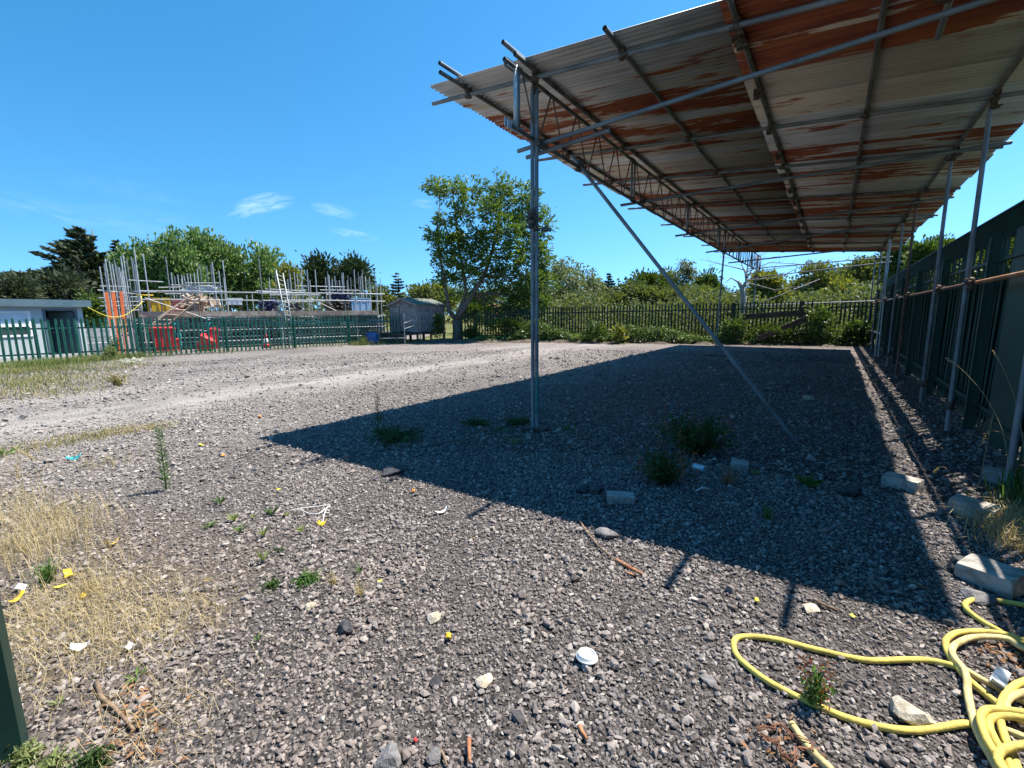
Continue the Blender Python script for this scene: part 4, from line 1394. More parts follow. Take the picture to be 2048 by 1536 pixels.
def rock(name, label, u, v, w, h, mat, flat=.6, seed=0, tilt=0.0, long=1.0, rz=None):
    """angular stone, w photo pixels across"""
    p = gp(u, v); d = math.hypot(p.x, p.y)
    s = math.hypot(d, CAM_H) / F_PX * w
    rg = np.random.default_rng(seed + int(u))
    vv, ff = ico()
    # one subdivision keeps it angular but less regular
    vs = [tuple(q) for q in vv]; cache = {}; f2 = []
    def mid(a, b):
        k = (min(a, b), max(a, b))
        if k not in cache:
            m = (np.array(vs[a]) + np.array(vs[b])); vs.append(tuple(m / np.linalg.norm(m))); cache[k] = len(vs) - 1
        return cache[k]
    for a, b, c in ff:
        ab, bc, ca = mid(a, b), mid(b, c), mid(c, a)
        f2 += [(a, ab, ca), (b, bc, ab), (c, ca, bc), (ab, bc, ca)]
    V = np.array(vs) * (1 + rg.normal(0, .09, (len(vs), 1)))
    for k in range(7):   # chop flats
        nrm = rg.normal(0, 1, 3); nrm /= np.linalg.norm(nrm)
        lim = rg.uniform(.55, .85)
        over = V @ nrm - lim
        V -= np.outer(np.maximum(over, 0), nrm)
    V *= np.array([long, 1, flat]) * s * .5
    a = rg.uniform(0, 6.28) if rz is None else rz
    R = np.array(Matrix.Rotation(a, 3, 'Z') @ Matrix.Rotation(tilt, 3, 'X'))
    V = V @ R.T
    o = np_part(name, V, np.array(f2), M[mat])
    o.location = (p.x, p.y, s * flat * .5 * .62)
    return tag(o, label, 'stone')


rock('stone', 'pale tan stone between the two runs of yellow hose', 1817, 1436, 50, 40, 'rock_tan', .55, 1)
rock('stone', 'tan flat stone left of the white cup lid, near the front', 971, 1366, 34, 30, 'rock_tan', .5, 2)
rock('stone', 'dark angular stone on the gravel, left of the yellow scrap', 690, 1266, 30, 42, 'rock_dark', .8, 3)
rock('stone', 'broad dark stone in front of the tan stone', 872, 1366, 24, 24, 'rock_dark', .5, 4)
rock('stone', 'pale pink stone lying above the yellow scrap', 868, 1240, 28, 18, 'rock_tan', .5, 5)
rock('stone', 'pale grey stone inside the long loop of yellow hose', 1417, 1366, 26, 24, 'rock_grey', .5, 6)
rock('stone', 'knobbly grey stone at the very front edge, centre', 775, 1530, 50, 34, 'rock_grey', .6, 7)
rock('stone', 'reddish brown stone at the very front edge, centre', 868, 1520, 26, 30, 'rock_grey', .8, 8)
rock('stone', 'long broken lump of tarmac by the stick at the shadow edge', 1212, 1074, 34, 26, 'rock_grey', .55, 9, long=1.6, rz=.2)
rock('stone', 'dark lump touching the concrete block in the shade', 1190, 987, 36, 22, 'rock_dark', .6, 10)
rock('stone', 'dark lump second to the left of the shaded concrete block', 1164, 985, 28, 18, 'rock_dark', .6, 11)
rock('stone', 'flat dark stone in the shade at the shadow corner side', 785, 948, 44, 16, 'rock_dark', .4, 12)
rock('stone', 'dark lump near the right edge of the canopy shadow', 1700, 990, 40, 24, 'rock_dark', .5, 13)
rock('stone', 'dark stone beside the large broken concrete block', 1925, 1142, 38, 24, 'rock_dark', .6, 14)
rock('stone', 'flat grey stone under the large broken concrete block', 1952, 1198, 40, 26, 'rock_grey', .35, 15)
rock('stone', 'pale slab of stone at the shadow edge above the long hose loop', 1622, 1222, 26, 18, 'rock_tan', .4, 16, long=1.4)
rock('stone', 'white stone among the gravel, left front of the dry straw', 620, 1216, 22, 18, 'rock_tan', .5, 17)
rock('stone', 'round grey stone in the shade right of the second tuft', 1618, 800, 20, 12, 'rock_tan', .5, 18)


def block(name, label, u, v, size, rz, mat='mortar_block', tilt=(0, 0), chip=.01):
    p = gp(u, v)
    rg = random.Random(int(u * v))
    n = 3
    V = []
    idx = {}
    import itertools
    mb = MB()
    # box with each face cut 3 x 3 and edges knocked about
    for i, j, k in itertools.product(range(n + 1), repeat=3):
        if 0 in (i, j, k) or n in (i, j, k):
            q = Vector(((i / n - .5) * size[0], (j / n - .5) * size[1], (k / n) * size[2]))
            e = sum(1 for t_ in (i, j, k) if t_ in (0, n))
            amt = chip * (.25, .25, .7, 1.2)[e]
            c = Vector((0, 0, size[2] / 2)); q += (c - q).normalized() * rg.random() * amt
            idx[(i, j, k)] = len(V); V.append(q)
    Fq = []
    for ax in range(3):
        for side in (0, n):
            for a, b in itertools.product(range(n), repeat=2):
                def key(p_, q_):
                    t_ = [0, 0, 0]; t_[ax] = side; t_[(ax + 1) % 3] = p_; t_[(ax + 2) % 3] = q_
                    return idx[tuple(t_)]
                f = (key(a, b), key(a + 1, b), key(a + 1, b + 1), key(a, b + 1))
                Fq.append(f if side else tuple(reversed(f)))
    mb.add(V, Fq)
    o = mb.build(name, M[mat])
    o.location = (p.x, p.y, -.005)
    o.rotation_euler = (tilt[0], tilt[1], rz)
    return tag(o, label, 'block')


block('concrete_block', 'sunlit concrete block lying in the strip of light beside the canopy shadow', 1803, 975, (.25, .15, .10), -.42, 'concrete')
block('concrete_block', 'concrete block in the grass shadow, below the sunlit one', 1945, 1030, (.25, .16, .11), -.45, 'concrete', (.06, .05))
block('concrete_block', 'large broken concrete block at the right, above the hose', 1982, 1168, (.25, .18, .11), -.6, 'concrete', (.1, -.08), .018)
block('concrete_block', 'dim concrete block at the foot of the nearest fence side post', 1995, 962, (.2, .15, .11), -.2, 'mortar_block')
block('concrete_block', 'flat grey concrete block alone in the canopy shade', 1241, 1003, (.22, .12, .07), .45, 'mortar_block')
block('concrete_block', 'grey broken block in the shade behind the blue can', 1477, 940, (.16, .12, .1), .1, 'mortar_block', (.15, .1), .02)


# ------------------------------------------------------------------ yellow hose
def smooth_path(pts, sub=6):
    P = [pts[0]] + list(pts) + [pts[-1]]
    out = []
    for i in range(1, len(P) - 2):
        a, b, c, d = P[i - 1], P[i], P[i + 1], P[i + 2]
        for k in range(sub):
            t_ = k / sub
            out.append(.5 * ((2 * b) + (c - a) * t_ + (2 * a - 5 * b + 4 * c - d) * t_ ** 2 + (3 * b - a - 3 * c + d) * t_ ** 3))
    out.append(P[-2])
    return out


hp = gp(1940, 1440)
hose = thing('garden_hose', 'dusty yellow hose lying in loops, heaped at the bottom right corner', 'hose', hp)
runs = [
    ([(1921, 1338), (1904, 1331), (1860, 1321), (1816, 1319), (1757, 1321), (1711, 1317), (1624, 1297), (1554, 1279), (1502, 1273), (1474, 1276), (1467, 1291), (1476, 1314), (1502, 1338), (1537, 1363), (1589, 1391), (1642, 1415),
      (1694, 1436), (1746, 1450), (1781, 1457), (1834, 1461), (1886, 1454), (1921, 1448), (1950, 1449)], .016, 'hose'),
    ([(2120, 1222), (2047, 1210), (2000, 1202), (1956, 1198), (1937, 1203), (1930, 1211), (1939, 1224), (1966, 1244), (1995, 1260), (2025, 1277), (2080, 1300)], .016, 'hose'),
    ([(2120, 1300), (2048, 1281), (2012, 1269), (1963, 1263), (1917, 1265), (1897, 1275), (1891, 1287), (1897, 1307), (1912, 1329), (1930, 1352), (1961, 1380), (1995, 1407), (2040, 1440), (2100, 1475)], .022, 'hose'),
    ([(2120, 1320), (2048, 1297), (2012, 1277), (1951, 1274), (1917, 1285), (1904, 1299), (1910, 1317), (1927, 1338), (1934, 1358), (1935, 1380), (1940, 1410), (1949, 1444), (1961, 1476), (1983, 1515), (2010, 1565)], .036, 'hose_worn'),
    ([(1932, 1340), (1965, 1360), (2000, 1378), (2047, 1402), (2110, 1432)], .02, 'hose_worn'),
    ([(2110, 1345), (2048, 1363), (2025, 1375), (2008, 1395), (2000, 1419), (2001, 1445), (2008, 1470), (2016, 1490), (2028, 1515), (2040, 1560)], .05, 'hose'),
    ([(2110, 1375), (2060, 1383), (2030, 1390), (2012, 1405), (2022, 1425), (2060, 1450), (2120, 1480)], .045, 'hose_worn'),
    ([(2120, 1436), (2048, 1425), (2000, 1419), (1975, 1419), (1963, 1428), (1962, 1445), (1973, 1478), (1995, 1515), (2020, 1560)], .07, 'hose'),
    ([(2120, 1445), (2048, 1435), (2005, 1432), (1982, 1438), (1978, 1452), (1990, 1480), (2012, 1515), (2035, 1560)], .06, 'hose'),
    ([(2120, 1480), (2048, 1490), (2020, 1494), (2000, 1504), (1996, 1520), (2010, 1545), (2050, 1575)], .09, 'hose'),
    ([(1966, 1446), (2000, 1456), (2048, 1474), (2120, 1502)], .035, 'hose_worn'),
    ([(1586, 1452), (1607, 1482), (1631, 1510), (1659, 1537), (1700, 1575), (1800, 1620)], .026, 'hose_worn'),
]
for pts, z, m in runs:
    P = smooth_path([gp(u, v, z + .004 * math.sin(u * .05)) for u, v in pts], 6)
    MB(hp).path(P, .0128, 10).build('hose_run', M[m], hose)
e0, e1 = gp(1586, 1452, .026), gp(1580, 1443, .026)
MB(hp).path([e0, e0.lerp(e1, .5)], .0135, 10).build('hose_end', M['hose_worn'], hose)

# ------------------------------------------------------------------ litter on the gravel
p = gp(1173, 1326)
cup = thing('cup_lid', 'white plastic takeaway cup lid lying on the gravel at the front', 'lid', p + Vector((0, 0, .014)))
MB().lathe([(.042, .010), (.0460, .010), (.0475, .0135), (.0465, .017), (.0435, .0175), (.0425, .0185), (.0395, .031), (.0385, .0325), (.0362, .0325), (.0348, .0245), (.033, .0235), (.018, .0238), (.001, .0242)], (0, 0, 0), 36).build('lid_rim', M['lid'], cup)
MB().path([(.020, -.020, .0237), (.020, -.020, .0252)], .003, 8).build('sip_hole', M['black'], cup)
cup.rotation_euler = (-.1, .05, .3)


def scrap(name, label, u, v, w, h, mat, curl=.4, seed=0, cat='litter', lift=.012, n=6):
    """bent scrap of thin plastic or paper, w x h metres"""
    rg = random.Random(seed + int(u) * 3 + int(v))
    p = gp(u, v)
    V, Fc = [], []
    for s in (0, 1):
        for i in range(n + 1):
            a = (i / n - .5)
            for j in (0, 1):
                y = (j - .5) * h * (1 - .5 * abs(a)) + rg.uniform(-.06, .06) * h
                V.append((a * w, y, curl * w * (a * a * 2.0) + (.2 * h if j else 0) + rg.uniform(0, .05) * w - s * .0012))
    m = 2 * (n + 1)
    for i in range(n):
        q = (2 * i, 2 * i + 2, 2 * i + 3, 2 * i + 1)
        Fc.append(q); Fc.append(tuple(m + t_ for t_ in reversed(q)))
        Fc.append((2 * i, m + 2 * i, m + 2 * i + 2, 2 * i + 2)); Fc.append((2 * i + 1, 2 * i + 3, m + 2 * i + 3, m + 2 * i + 1))
    Fc += [(0, 1, m + 1, m), (2 * n, m + 2 * n, m + 2 * n + 1, 2 * n + 1)]
    mb = MB(); mb.add(V, Fc, True)
    o = mb.build(name, M[mat])
    o.location = (p.x, p.y, lift); o.rotation_euler = (rg.uniform(-.2, .3), rg.uniform(-.2, .2), rg.uniform(0, 6.28))
    return tag(o, label, cat)


S = scrap
S('plastic_scrap', 'bright yellow strip in front of the green tuft in the straw', 140, 1158, .085, .045, 'tape', .6)
S('plastic_scrap', 'lemon yellow flat piece just below the bright yellow strip', 121, 1178, .055, .05, 'lemon', .1)
S('plastic_scrap', 'curled yellow strip at the left edge of the straw', 27, 1208, .085, .03, 'tape', .9)
S('plastic_scrap', 'yellow piece at the base of the straw tuft, right of the lemon piece', 170, 1199, .042, .032, 'tape', .6)
S('plastic_scrap', 'orange yellow curl at the right edge of the dry grass', 222, 1094, .075, .05, 'tape', .8)
S('plastic_scrap', 'yellow orange ring piece below the white string', 647, 1052, .065, .04, 'tape', .8)
S('plastic_scrap', 'small yellow scrap on the gravel above the cup lid', 897, 1282, .035, .028, 'tape', .9)
S('plastic_scrap', 'lemon disc on the gravel left of the shadow corner', 403, 892, .055, .045, 'lemon', .1)
S('plastic_scrap', 'orange crumb right of the lemon disc', 447, 914, .05, .03, 'orange_scrap', .5)
S('plastic_scrap', 'lemon disc in front of the shadow edge', 557, 982, .05, .035, 'lemon', .1)
S('plastic_scrap', 'orange scrap on the far gravel above the tall green weed', 520, 836, .075, .04, 'orange_scrap', .5)
S('plastic_scrap', 'purple wrapper at the edge of the canopy shadow', 750, 962, .06, .04, 'purple', .5)
S('plastic_scrap', 'small orange scrap in the sun by the shadow edge', 827, 986, .05, .03, 'orange_scrap', .4)
S('plastic_scrap', 'crumpled white scrap on the gravel, centre', 884, 1028, .095, .03, 'paper', .5)
S('plastic_scrap', 'tiny yellow scrap right of centre', 947, 1080, .03, .02, 'tape', .5)
S('plastic_scrap', 'tiny yellow green leaf near the dry straw tuft', 760, 1167, .024, .02, 'lemon', .4)
S('plastic_scrap', 'tiny red scrap near the front edge', 832, 1487, .016, .012, 'red', .4)
S('paper_scrap', 'crumpled white paper in the straw, lower left', 168, 1300, .075, .035, 'paper', .8)
S('paper_scrap', 'small grey white crumple right of the crumpled paper', 255, 1303, .04, .025, 'paper', .8)
S('paper_scrap', 'crumpled pale foil beside the hose heap', 1992, 1385, .10, .05, 'plate', 1.1, lift=.02)
S('paper_scrap', 'grey foil scrap above the lower left yellow curl', 38, 1185, .06, .05, 'paper', .6)
S('plastic_scrap', 'small yellow scrap inside the shadow near the long hose loop', 1706, 1238, .03, .018, 'lemon', .4)
S('plastic_scrap', 'yellow leaf on the gravel by the second purlin shadow', 1513, 1206, .035, .02, 'lemon', .4)
S('plastic_scrap', 'teal netting scrap on the far left gravel', 150, 920, .12, .05, 'teal_sheet', .6)

# white string
P = [gp(u, v, .02) for u, v in [(582, 1020), (603, 1016), (640, 1012), (660, 1010), (650, 1018), (640, 1026), (625, 1028), (606, 1022), (603, 1016)]]
o = MB(P[0]).path(smooth_path(P, 5), .0026, 6).path(smooth_path([gp(u, v, .02) for u, v in [(655, 1013), (648, 1030), (646, 1044)]], 4), .0035, 6).build('string', M['paper']); o.location = P[0]
tag(o, 'tangle of thin white string on the gravel above the yellow ring piece', 'string')
# drinks can
p = gp(1398, 941)
can = thing('drinks_can', 'crushed pale blue drinks can on its side in the canopy shade', 'can', p + Vector((0, 0, .03)), -.35)
R = Matrix.Rotation(math.pi / 2, 3, 'Y')
MB().lathe([(.024, -.06), (.031, -.054), (.031, -.02), (.027, -.005), (.031, .02), (.031, .05), (.026, .06)], (0, 0, 0), 20, R=R).build('can_body', M['can_blue'], can)
MB().lathe([(.0245, .0602), (.0245, .062), (.022, .0605)], (0, 0, 0), 20, R=R).build('can_top', M['plate'], can)
# plastic spoon / white stick
o = MB().path([(0, 0, 0), (.03, .05, .02), (.09, .09, .01)], .005, 6).build('straw', M['paper']); q = gp(1392, 985); o.location = q + Vector((0, 0, .012)); tag(o, 'bent white drinking straw on the shaded gravel near the can', 'straw')


def stick(label, pts, r, mat, z=.015, taper=True):
    P = [gp(u, v, z + 0.004 * (i % 2)) for i, (u, v) in enumerate(pts)]
    rr = [r * (1 - .5 * i / (len(P) - 1)) for i in range(len(P))] if taper else [r] * len(P)
    o = MB(P[0]).path(P, rr, 7).build('stick', M[mat]); o.location = P[0]
    return tag(o, label, 'stick')


stick('long thin brown stick crossing the shadow edge towards the splintered wood', [(1155, 1034), (1172, 1062), (1195, 1090), (1230, 1120)], .008, 'stick')
stick('reddish splintered piece of wood on the sunny gravel', [(1232, 1120), (1260, 1135), (1292, 1152)], .014, 'rust_wood')
stick('short reddish splinter beside the longer one', [(1250, 1144), (1268, 1150)], .008, 'rust_wood')
stick('dark stick at the shadow edge left of the shadow corner', [(1626, 1199), (1650, 1210), (1678, 1222)], .009, 'stick')
stick('thin dark stick in the light right of the shadow', [(1815, 1160), (1835, 1168), (1856, 1178)], .006, 'stick')
stick('dark crooked stick in the straw near the front left', [(193, 1364), (203, 1395), (228, 1415), (250, 1438), (268, 1460)], .010, 'stick')
stick('long thin dry stalk inside the long loop of hose', [(1600, 1312), (1640, 1338), (1690, 1368)], .004, 'stick')
stick('tan slip of wood at the front edge, centre', [(880, 1498), (888, 1512), (894, 1532)], .006, 'stick')
stick('brown rusty spike at the front edge, right of centre', [(938, 1478), (938, 1500), (940, 1526)], .009, 'rust_wood', .025)
stick('reddish leaf stalk below the cup lid, towards the right', [(1158, 1452), (1166, 1466), (1174, 1478)], .009, 'rust_wood')
# rusty wire tangle
P = []
c = gp(1570, 1485, .02)
for k in range(60):
    a = k * .42; rr = .05 + .02 * math.sin(k * 1.7)
    P.append(c + Vector((math.cos(a) * rr * 1.3, math.sin(a) * rr, .012 + .012 * math.sin(k * .9))))
o = MB(c).path(P, .0018, 5).build('wire_tangle', M['wire']); o.location = c; tag(o, 'tangle of thin rusty wire beside the cut end of the hose', 'wire')


# ------------------------------------------------------------------ site cabin on the left
A0, B0 = at(179, 716, 23.9), at(0, 733, 22.9)
A0.z = B0.z = 0
ex = (B0 - A0).normalized()                      # along the front, away to the left
ey = Vector((ex.y, -ex.x, 0))
if ey.dot(-A0) > 0: ey = -ey                     # away from the camera
cabin = thing('site_cabin', 'pale grey site cabin with dark flat roof and open door, behind the fence', 'cabin', A0)
def CW(a, b, z): return ex * a + ey * b + Vector((0, 0, z))
def CB(a0, a1, b0, b1, z0, z1, mat, name, par=None):
    R = Matrix((ex, ey, Vector((0, 0, 1)))).transposed()
    mb = MB(); mb.box(CW((a0 + a1) / 2, (b0 + b1) / 2, (z0 + z1) / 2), (abs(a1 - a0), abs(b1 - b0), z1 - z0), R)
    return mb.build(name, M[mat], par or cabin)
def ca(u):
    r = view_ray(u, 680); n2 = ey
    t_ = A0.dot(n2) / Vector((r.x, r.y, 0)).dot(n2)
    return (Vector((r.x, r.y, 0)) * t_ - A0).dot(ex)
def cz(u, v):
    r = view_ray(u, v); t_ = A0.dot(ey) / Vector((r.x, r.y, 0)).dot(ey)
    return CAM_H + r.z * t_
d0, d1 = ca(157), ca(99)
w1 = ca(70)
top = cz(174, 612)
ZD = cz(140, 622)
for a, b, z0, z1 in ((0, d0, 0, top), (d1, w1, 0, top), (d0, d1, ZD, top), (w1, 6.6, 0, cz(30, 674)), (w1, 6.6, cz(30, 622), top)):
    CB(a, b, 0, .08, z0, z1, 'cabin', 'wall')
CB(-.0, .08, .082, 2.6, 0, top, 'cabin', 'wall'); CB(6.52, 6.6, .082, 2.6, 0, top, 'cabin', 'wall'); CB(.082, 6.518, 2.52, 2.6, 0, top, 'interior', 'back_wall')
CB(.085, 6.515, .085, 2.515, .02, .06, 'interior', 'cabin_floor')
CB(-.18, 6.8, -.22, 2.8, top + .003, top + .2, 'cabin_trim', 'roof')
CB(-.2, 6.82, -.24, -.222, top - .04, top + .21, 'cabin_trim', 'fascia')
CB(-.02, 6.6, -.03, -.002, .02, .16, 'grey_sheet', 'skirt')
fr = CB(d0 - .07, d0 - .0, -.03, .06, 0, ZD + .07, 'cabin_trim', 'door_frame')
CB(d1, d1 + .07, -.03, .06, 0, ZD + .07, 'cabin_trim', 'door_jamb', fr); CB(d0 + .002, d1 - .002, -.03, .06, ZD + .002, ZD + .07, 'cabin_trim', 'door_head', fr)
dl = MB(); q0 = CW(d0 + .03, .05, 0); q1 = CW(d0 + .42, .75, 0)
dl.beam(q0 + Vector((0, 0, ZD / 2)), q1 + Vector((0, 0, ZD / 2)), .045, ZD - .08)
door = dl.build('door', M['cabin_trim'], cabin)
MB().path([CW(d0 + .36, .62, .95), CW(d0 + .46, .58, .95)], .012, 6).build('door_handle', M['plate'], door)
CB(d0 + .5, d1 + .4, 1.5, 2.2, .06, .82, 'black', 'desk'); CB(d0 + .8, d0 + 1.1, 1.6, 1.75, .825, 1.1, 'yellow_bin', 'box_on_desk')
wz0, wz1, wzm = cz(30, 674), cz(30, 622), cz(30, 651)
win = CB(w1 + .02, w1 + .09, -.04, .06, wz0, wz1, 'white', 'window')
for a, b, z0, z1 in ((w1 + .092, 3.9, wz1 - .08, wz1), (w1 + .092, 3.9, wz0, wz0 + .07), (w1 + .092, 3.9, wzm - .05, wzm + .05), (3.902, 3.97, wz0, wz1)):
    CB(a, b, -.04, .06, z0 + .001, z1 - .001, 'white', 'window_frame', win)
CB(w1 + .092, 3.9, .0, .02, wzm + .052, wz1 - .082, 'blind', 'blind', win); CB(w1 + .092, 3.9, .0, .02, wz0 + .072, wzm - .052, 'dark_glass', 'pane', win)
CB(3.972, 6.6, 0.002, .078, wz0 + .002, wz1 - .002, 'cabin', 'wall')

# ------------------------------------------------------------------ wooden shed
SC = at(835, 664, 24.6)
FZ = SC.z
r_ = view_ray(835, 640); fwd = Vector((r_.x, r_.y, 0)).normalized(); rgt = Vector((fwd.y, -fwd.x, 0))
sx_ = (rgt * -.74 + fwd * .67).normalized()      # along the front, from the near corner to the left
sy_ = (rgt * .70 + fwd * .71).normalized()       # along the side, away
SW, SL = 1.95, 2.15
k_ = px_size(24.6, 835)
EAVE = at(835, 609, 24.6).z
APEX = at(806, 597, 24.9).z
sb = Vector((SC.x, SC.y, 0))
shed = thing('garden_shed', 'weathered grey timber shed with a mossy felt roof, raised on a platform at the corner', 'shed', sb)
SR = Matrix((sx_, sy_, Vector((0, 0, 1)))).transposed()
def SB(a0, a1, b0, b1, z0, z1, mat, name, par=None):
    mb = MB(); mb.box(sx_ * (a0 + a1) / 2 + sy_ * (b0 + b1) / 2 + Vector((0, 0, (z0 + z1) / 2)), (abs(a1 - a0), abs(b1 - b0), z1 - z0), SR)
    return mb.build(name, M[mat], par or shed)
SB(.03, SW - .03, .03, SL - .03, FZ - .06, FZ, 'dark_board', 'shed_floor')
nb = 11
for k in range(nb):
    z0 = FZ + (EAVE - FZ) * k / nb; z1 = FZ + (EAVE - FZ) * (k + 1) / nb - .012
    for a0, a1 in ((0, .52), (1.22, SW)):
        SB(a0, a1, 0, .02, z0, z1, 'shed_board', 'shed_board')
    SB(0, .02, .022, SL, z0, z1, 'shed_board', 'side_board')
    SB(SW - .02, SW, .022, SL, z0, z1, 'shed_board', 'side_board')
SB(.02, SW - .02, SL - .02, SL, FZ, EAVE, 'shed_board', 'back_wall')
SB(.022, SW - .022, .022, .032, FZ, EAVE, 'dark_board', 'lining'); SB(.0225, .032, .034, SL - .03, FZ, EAVE, 'dark_board', 'lining')
# gable
for b0 in (0.0, SL - .02):
    mb = MB()
    for k in range(4):
        z0 = EAVE + (APEX - EAVE) * k / 4; z1 = EAVE + (APEX - EAVE) * (k + 1) / 4 - .01
        h0, h1 = SW / 2 * (1 - k / 4), SW / 2 * (1 - (k + .96) / 4)
        V = []
        for b in (b0, b0 + .02):
            for a, z in ((SW / 2 - h0, z0), (SW / 2 + h0, z0), (SW / 2 + h1, z1), (SW / 2 - h1, z1)):
                V.append(sx_ * a + sy_ * b + Vector((0, 0, z)))
        mb.add(V, [(0, 1, 2, 3), (7, 6, 5, 4), (0, 4, 5, 1), (1, 5, 6, 2), (2, 6, 7, 3), (3, 7, 4, 0)])
    mb.build('gable', M['shed_board'], shed)
for s in (-1, 1):
    a0 = SW / 2; a1 = SW / 2 + s * (SW / 2 + .14)
    zz0 = APEX + .04; zz1 = EAVE + .04 - (APEX - EAVE) / (SW / 2) * .14
    p0 = sx_ * a0 + Vector((0, 0, zz0)); p1 = sx_ * a1 + Vector((0, 0, zz1))
    mb = MB()
    V = []
    for dz in (0, -.03):
        for b in (-.14, SL + .14):
            V += [p0 + sy_ * b + Vector((0, 0, dz)), p1 + sy_ * b + Vector((0, 0, dz))]
    mb.add(V, [(0, 1, 3, 2), (6, 7, 5, 4), (0, 4, 5, 1), (1, 5, 7, 3), (3, 7, 6, 2), (2, 6, 4, 0)])
    mb.build('roof', M['felt'], shed)
    mb = MB(); mb.beam(p0 - sy_ * .15 - Vector((0, 0, .05)), p1 - sy_ * .15 - Vector((0, 0, .05)), .02, .10); mb.build('bargeboard', M['wood'], shed)
dr = SB(.56, 1.18, -.012, .012, FZ + .02, EAVE - .0, 'shed_board', 'door')
for k in range(1, 5): SB(.56 + k * .124 - .004, .56 + k * .124 + .004, -.018, -.0125, FZ + .03, EAVE - .01, 'dark_board', 'board_joint', dr)
for z in (FZ + .25, EAVE - .25): SB(.58, 1.16, -.034, -.0185, z - .05, z + .05, 'wood', 'door_ledge', dr)
for a in (.0, .52, 1.22, SW - .05): SB(a, a + .05, -.03, -.001, FZ, EAVE, 'wood', 'corner_post')
for b in (.0, SL / 2, SL - .06): SB(-.022, -.001, b, b + .055, FZ, EAVE, 'wood', 'corner_post')
# platform, steps and tube handrails
plat = thing('shed_platform', 'low dark timber platform and steps under the shed', 'platform', sb)
SB(-.1, SW + 2.1, -1.0, SL, FZ - .14, FZ - .065, 'dark_board', 'deck', plat)
for a in (-.05, .9, SW, SW + 1.9):
    for b in (-.95, .4, SL - .1): SB(a, a + .1, b, b + .1, 0, FZ - .142, 'dark_board', 'bearer', plat)
SB(-.1, SW + 2.1, -.98, -.94, .03, FZ - .142, 'dark_board', 'front_board', plat)
rail = thing('handrail', 'galvanised tube handrails of the ramp in front of the shed', 'handrail', sb)
def SP(u, v, dd): return at(u, v, 24.6 + dd) - sb
for p, q in (((755, 647, -.2), (787, 640, .9)), ((755, 659, -.2), (787, 649, .9)), ((806, 647, -1.5), (838, 636, -.6)), ((808, 658, -1.5), (841, 647, -.6)), ((760, 677, -1.4), (812, 676, -1.6))):
    MB().tube(SP(*p), SP(*q), .024, 8).build('rail_tube', M['tube'], rail)
for u, v0, v1, dd in ((807, 627, 682, -1.5), (839, 632, 680, -.6), (756, 640, 676, -.2)):
    a, b = SP(u, v0, dd), SP(u, v1, dd); b = Vector((a.x, a.y, 0))
    MB().tube(b, a, .024, 8).build('rail_post', M['tube'], rail)
p = at(745, 680, 24.3)
drum = thing('blue_drum', 'blue plastic drum standing by the fence corner, left of the shed', 'drum', Vector((p.x, p.y, 0)))
MB().lathe([(.25, 0), (.28, .02), (.29, .25), (.28, .27), (.29, .29), (.29, .52), (.27, .55), (.24, .56)], (0, 0, 0), 20).build('drum_body', M['blue'], drum)
MB().lathe([(.2, .561), (.2, .585), (.17, .59)], (0, 0, 0), 16).build('drum_lid', M['blue'], drum)

# ------------------------------------------------------------------ scaffolding store behind the left fence
LA = at(190, 640, 25.6); LB = at(775, 640, 26.4)
LA.z = LB.z = 0
rx_ = (LB - LA).normalized(); ry_ = Vector((-rx_.y, rx_.x, 0))
if ry_.dot(LA) < 0: ry_ = -ry_
def rk(u, v=None, off=0.0, z=None):
    """point in the store: line of sight u, off metres behind the front row"""
    o = LA + ry_ * off
    r = view_ray(u, v if v is not None else 640); h = Vector((r.x, r.y, 0))
    t_ = o.dot(ry_) / h.dot(ry_)
    p = h * t_
    p.z = z if z is not None else CAM_H + r.z * t_
    return p


rack = thing('storage_rack', 'long scaffold tube rack with a boarded deck and many uprights, behind the left fence', 'rack', LA)
def RT(p, q, mat='tube_light', r=.0242, name='upright', par=None):
    return MB(LA).tube(p, q, r, 7).build(name, M[mat], par or rack)
ups = [(199, 533, .6), (208, 527, 0), (218, 522, .8), (224, 528, 1.6), (228, 519, .2), (235, 533, 1.4), (241, 513, 0), (246, 511, .3), (253, 517, 1.0), (262, 513, 1.6), (268, 497, 0), (286, 508, .2), (331, 513, .1),
       (342, 545, 2.2), (355, 549, 3.0), (363, 549, 3.4), (368, 552, 3.0), (374, 547, 2.6), (380, 547, 3.2), (388, 546, 2.8), (394, 538, 2.2), (399, 529, 1.4), (413, 531, 2.6), (421, 530, 2.2), (424, 524, .1), (445, 520, .2), (517, 514, 0),
       (538, 556, 2.6), (550, 547, 1.5), (578, 539, 1.4), (588, 544, 1.8), (594, 547, 2.2), (602, 534, 1.3), (614, 539, 1.0), (630, 539, .1), (657, 549, .9), (664, 559, 2.6), (673, 561, 2.8), (683, 545, 2.0), (686, 545, 2.6), (694, 561, 2.8),
       (701, 555, 2.2), (708, 539, 0), (716, 544, 1.2), (724, 539, 1.6), (731, 555, 1.8), (753, 563, 1.0), (760, 556, .2), (493, 590, .1), (504, 588, 2.0), (321, 595, .1), (388, 600, .1), (560, 600, .05), (590, 600, 1.1), (640, 600, 1.1), (690, 604, .05)]
for u, v, off in ups:
    p = rk(u, v, off); b = rk(u + random.uniform(3, 6), 640, off, 0.0)
    RT(Vector((p.x + random.uniform(-.05, .05), p.y + random.uniform(-.05, .05), 0)), p, random.choice(['tube_light', 'tube_light', 'tube']))
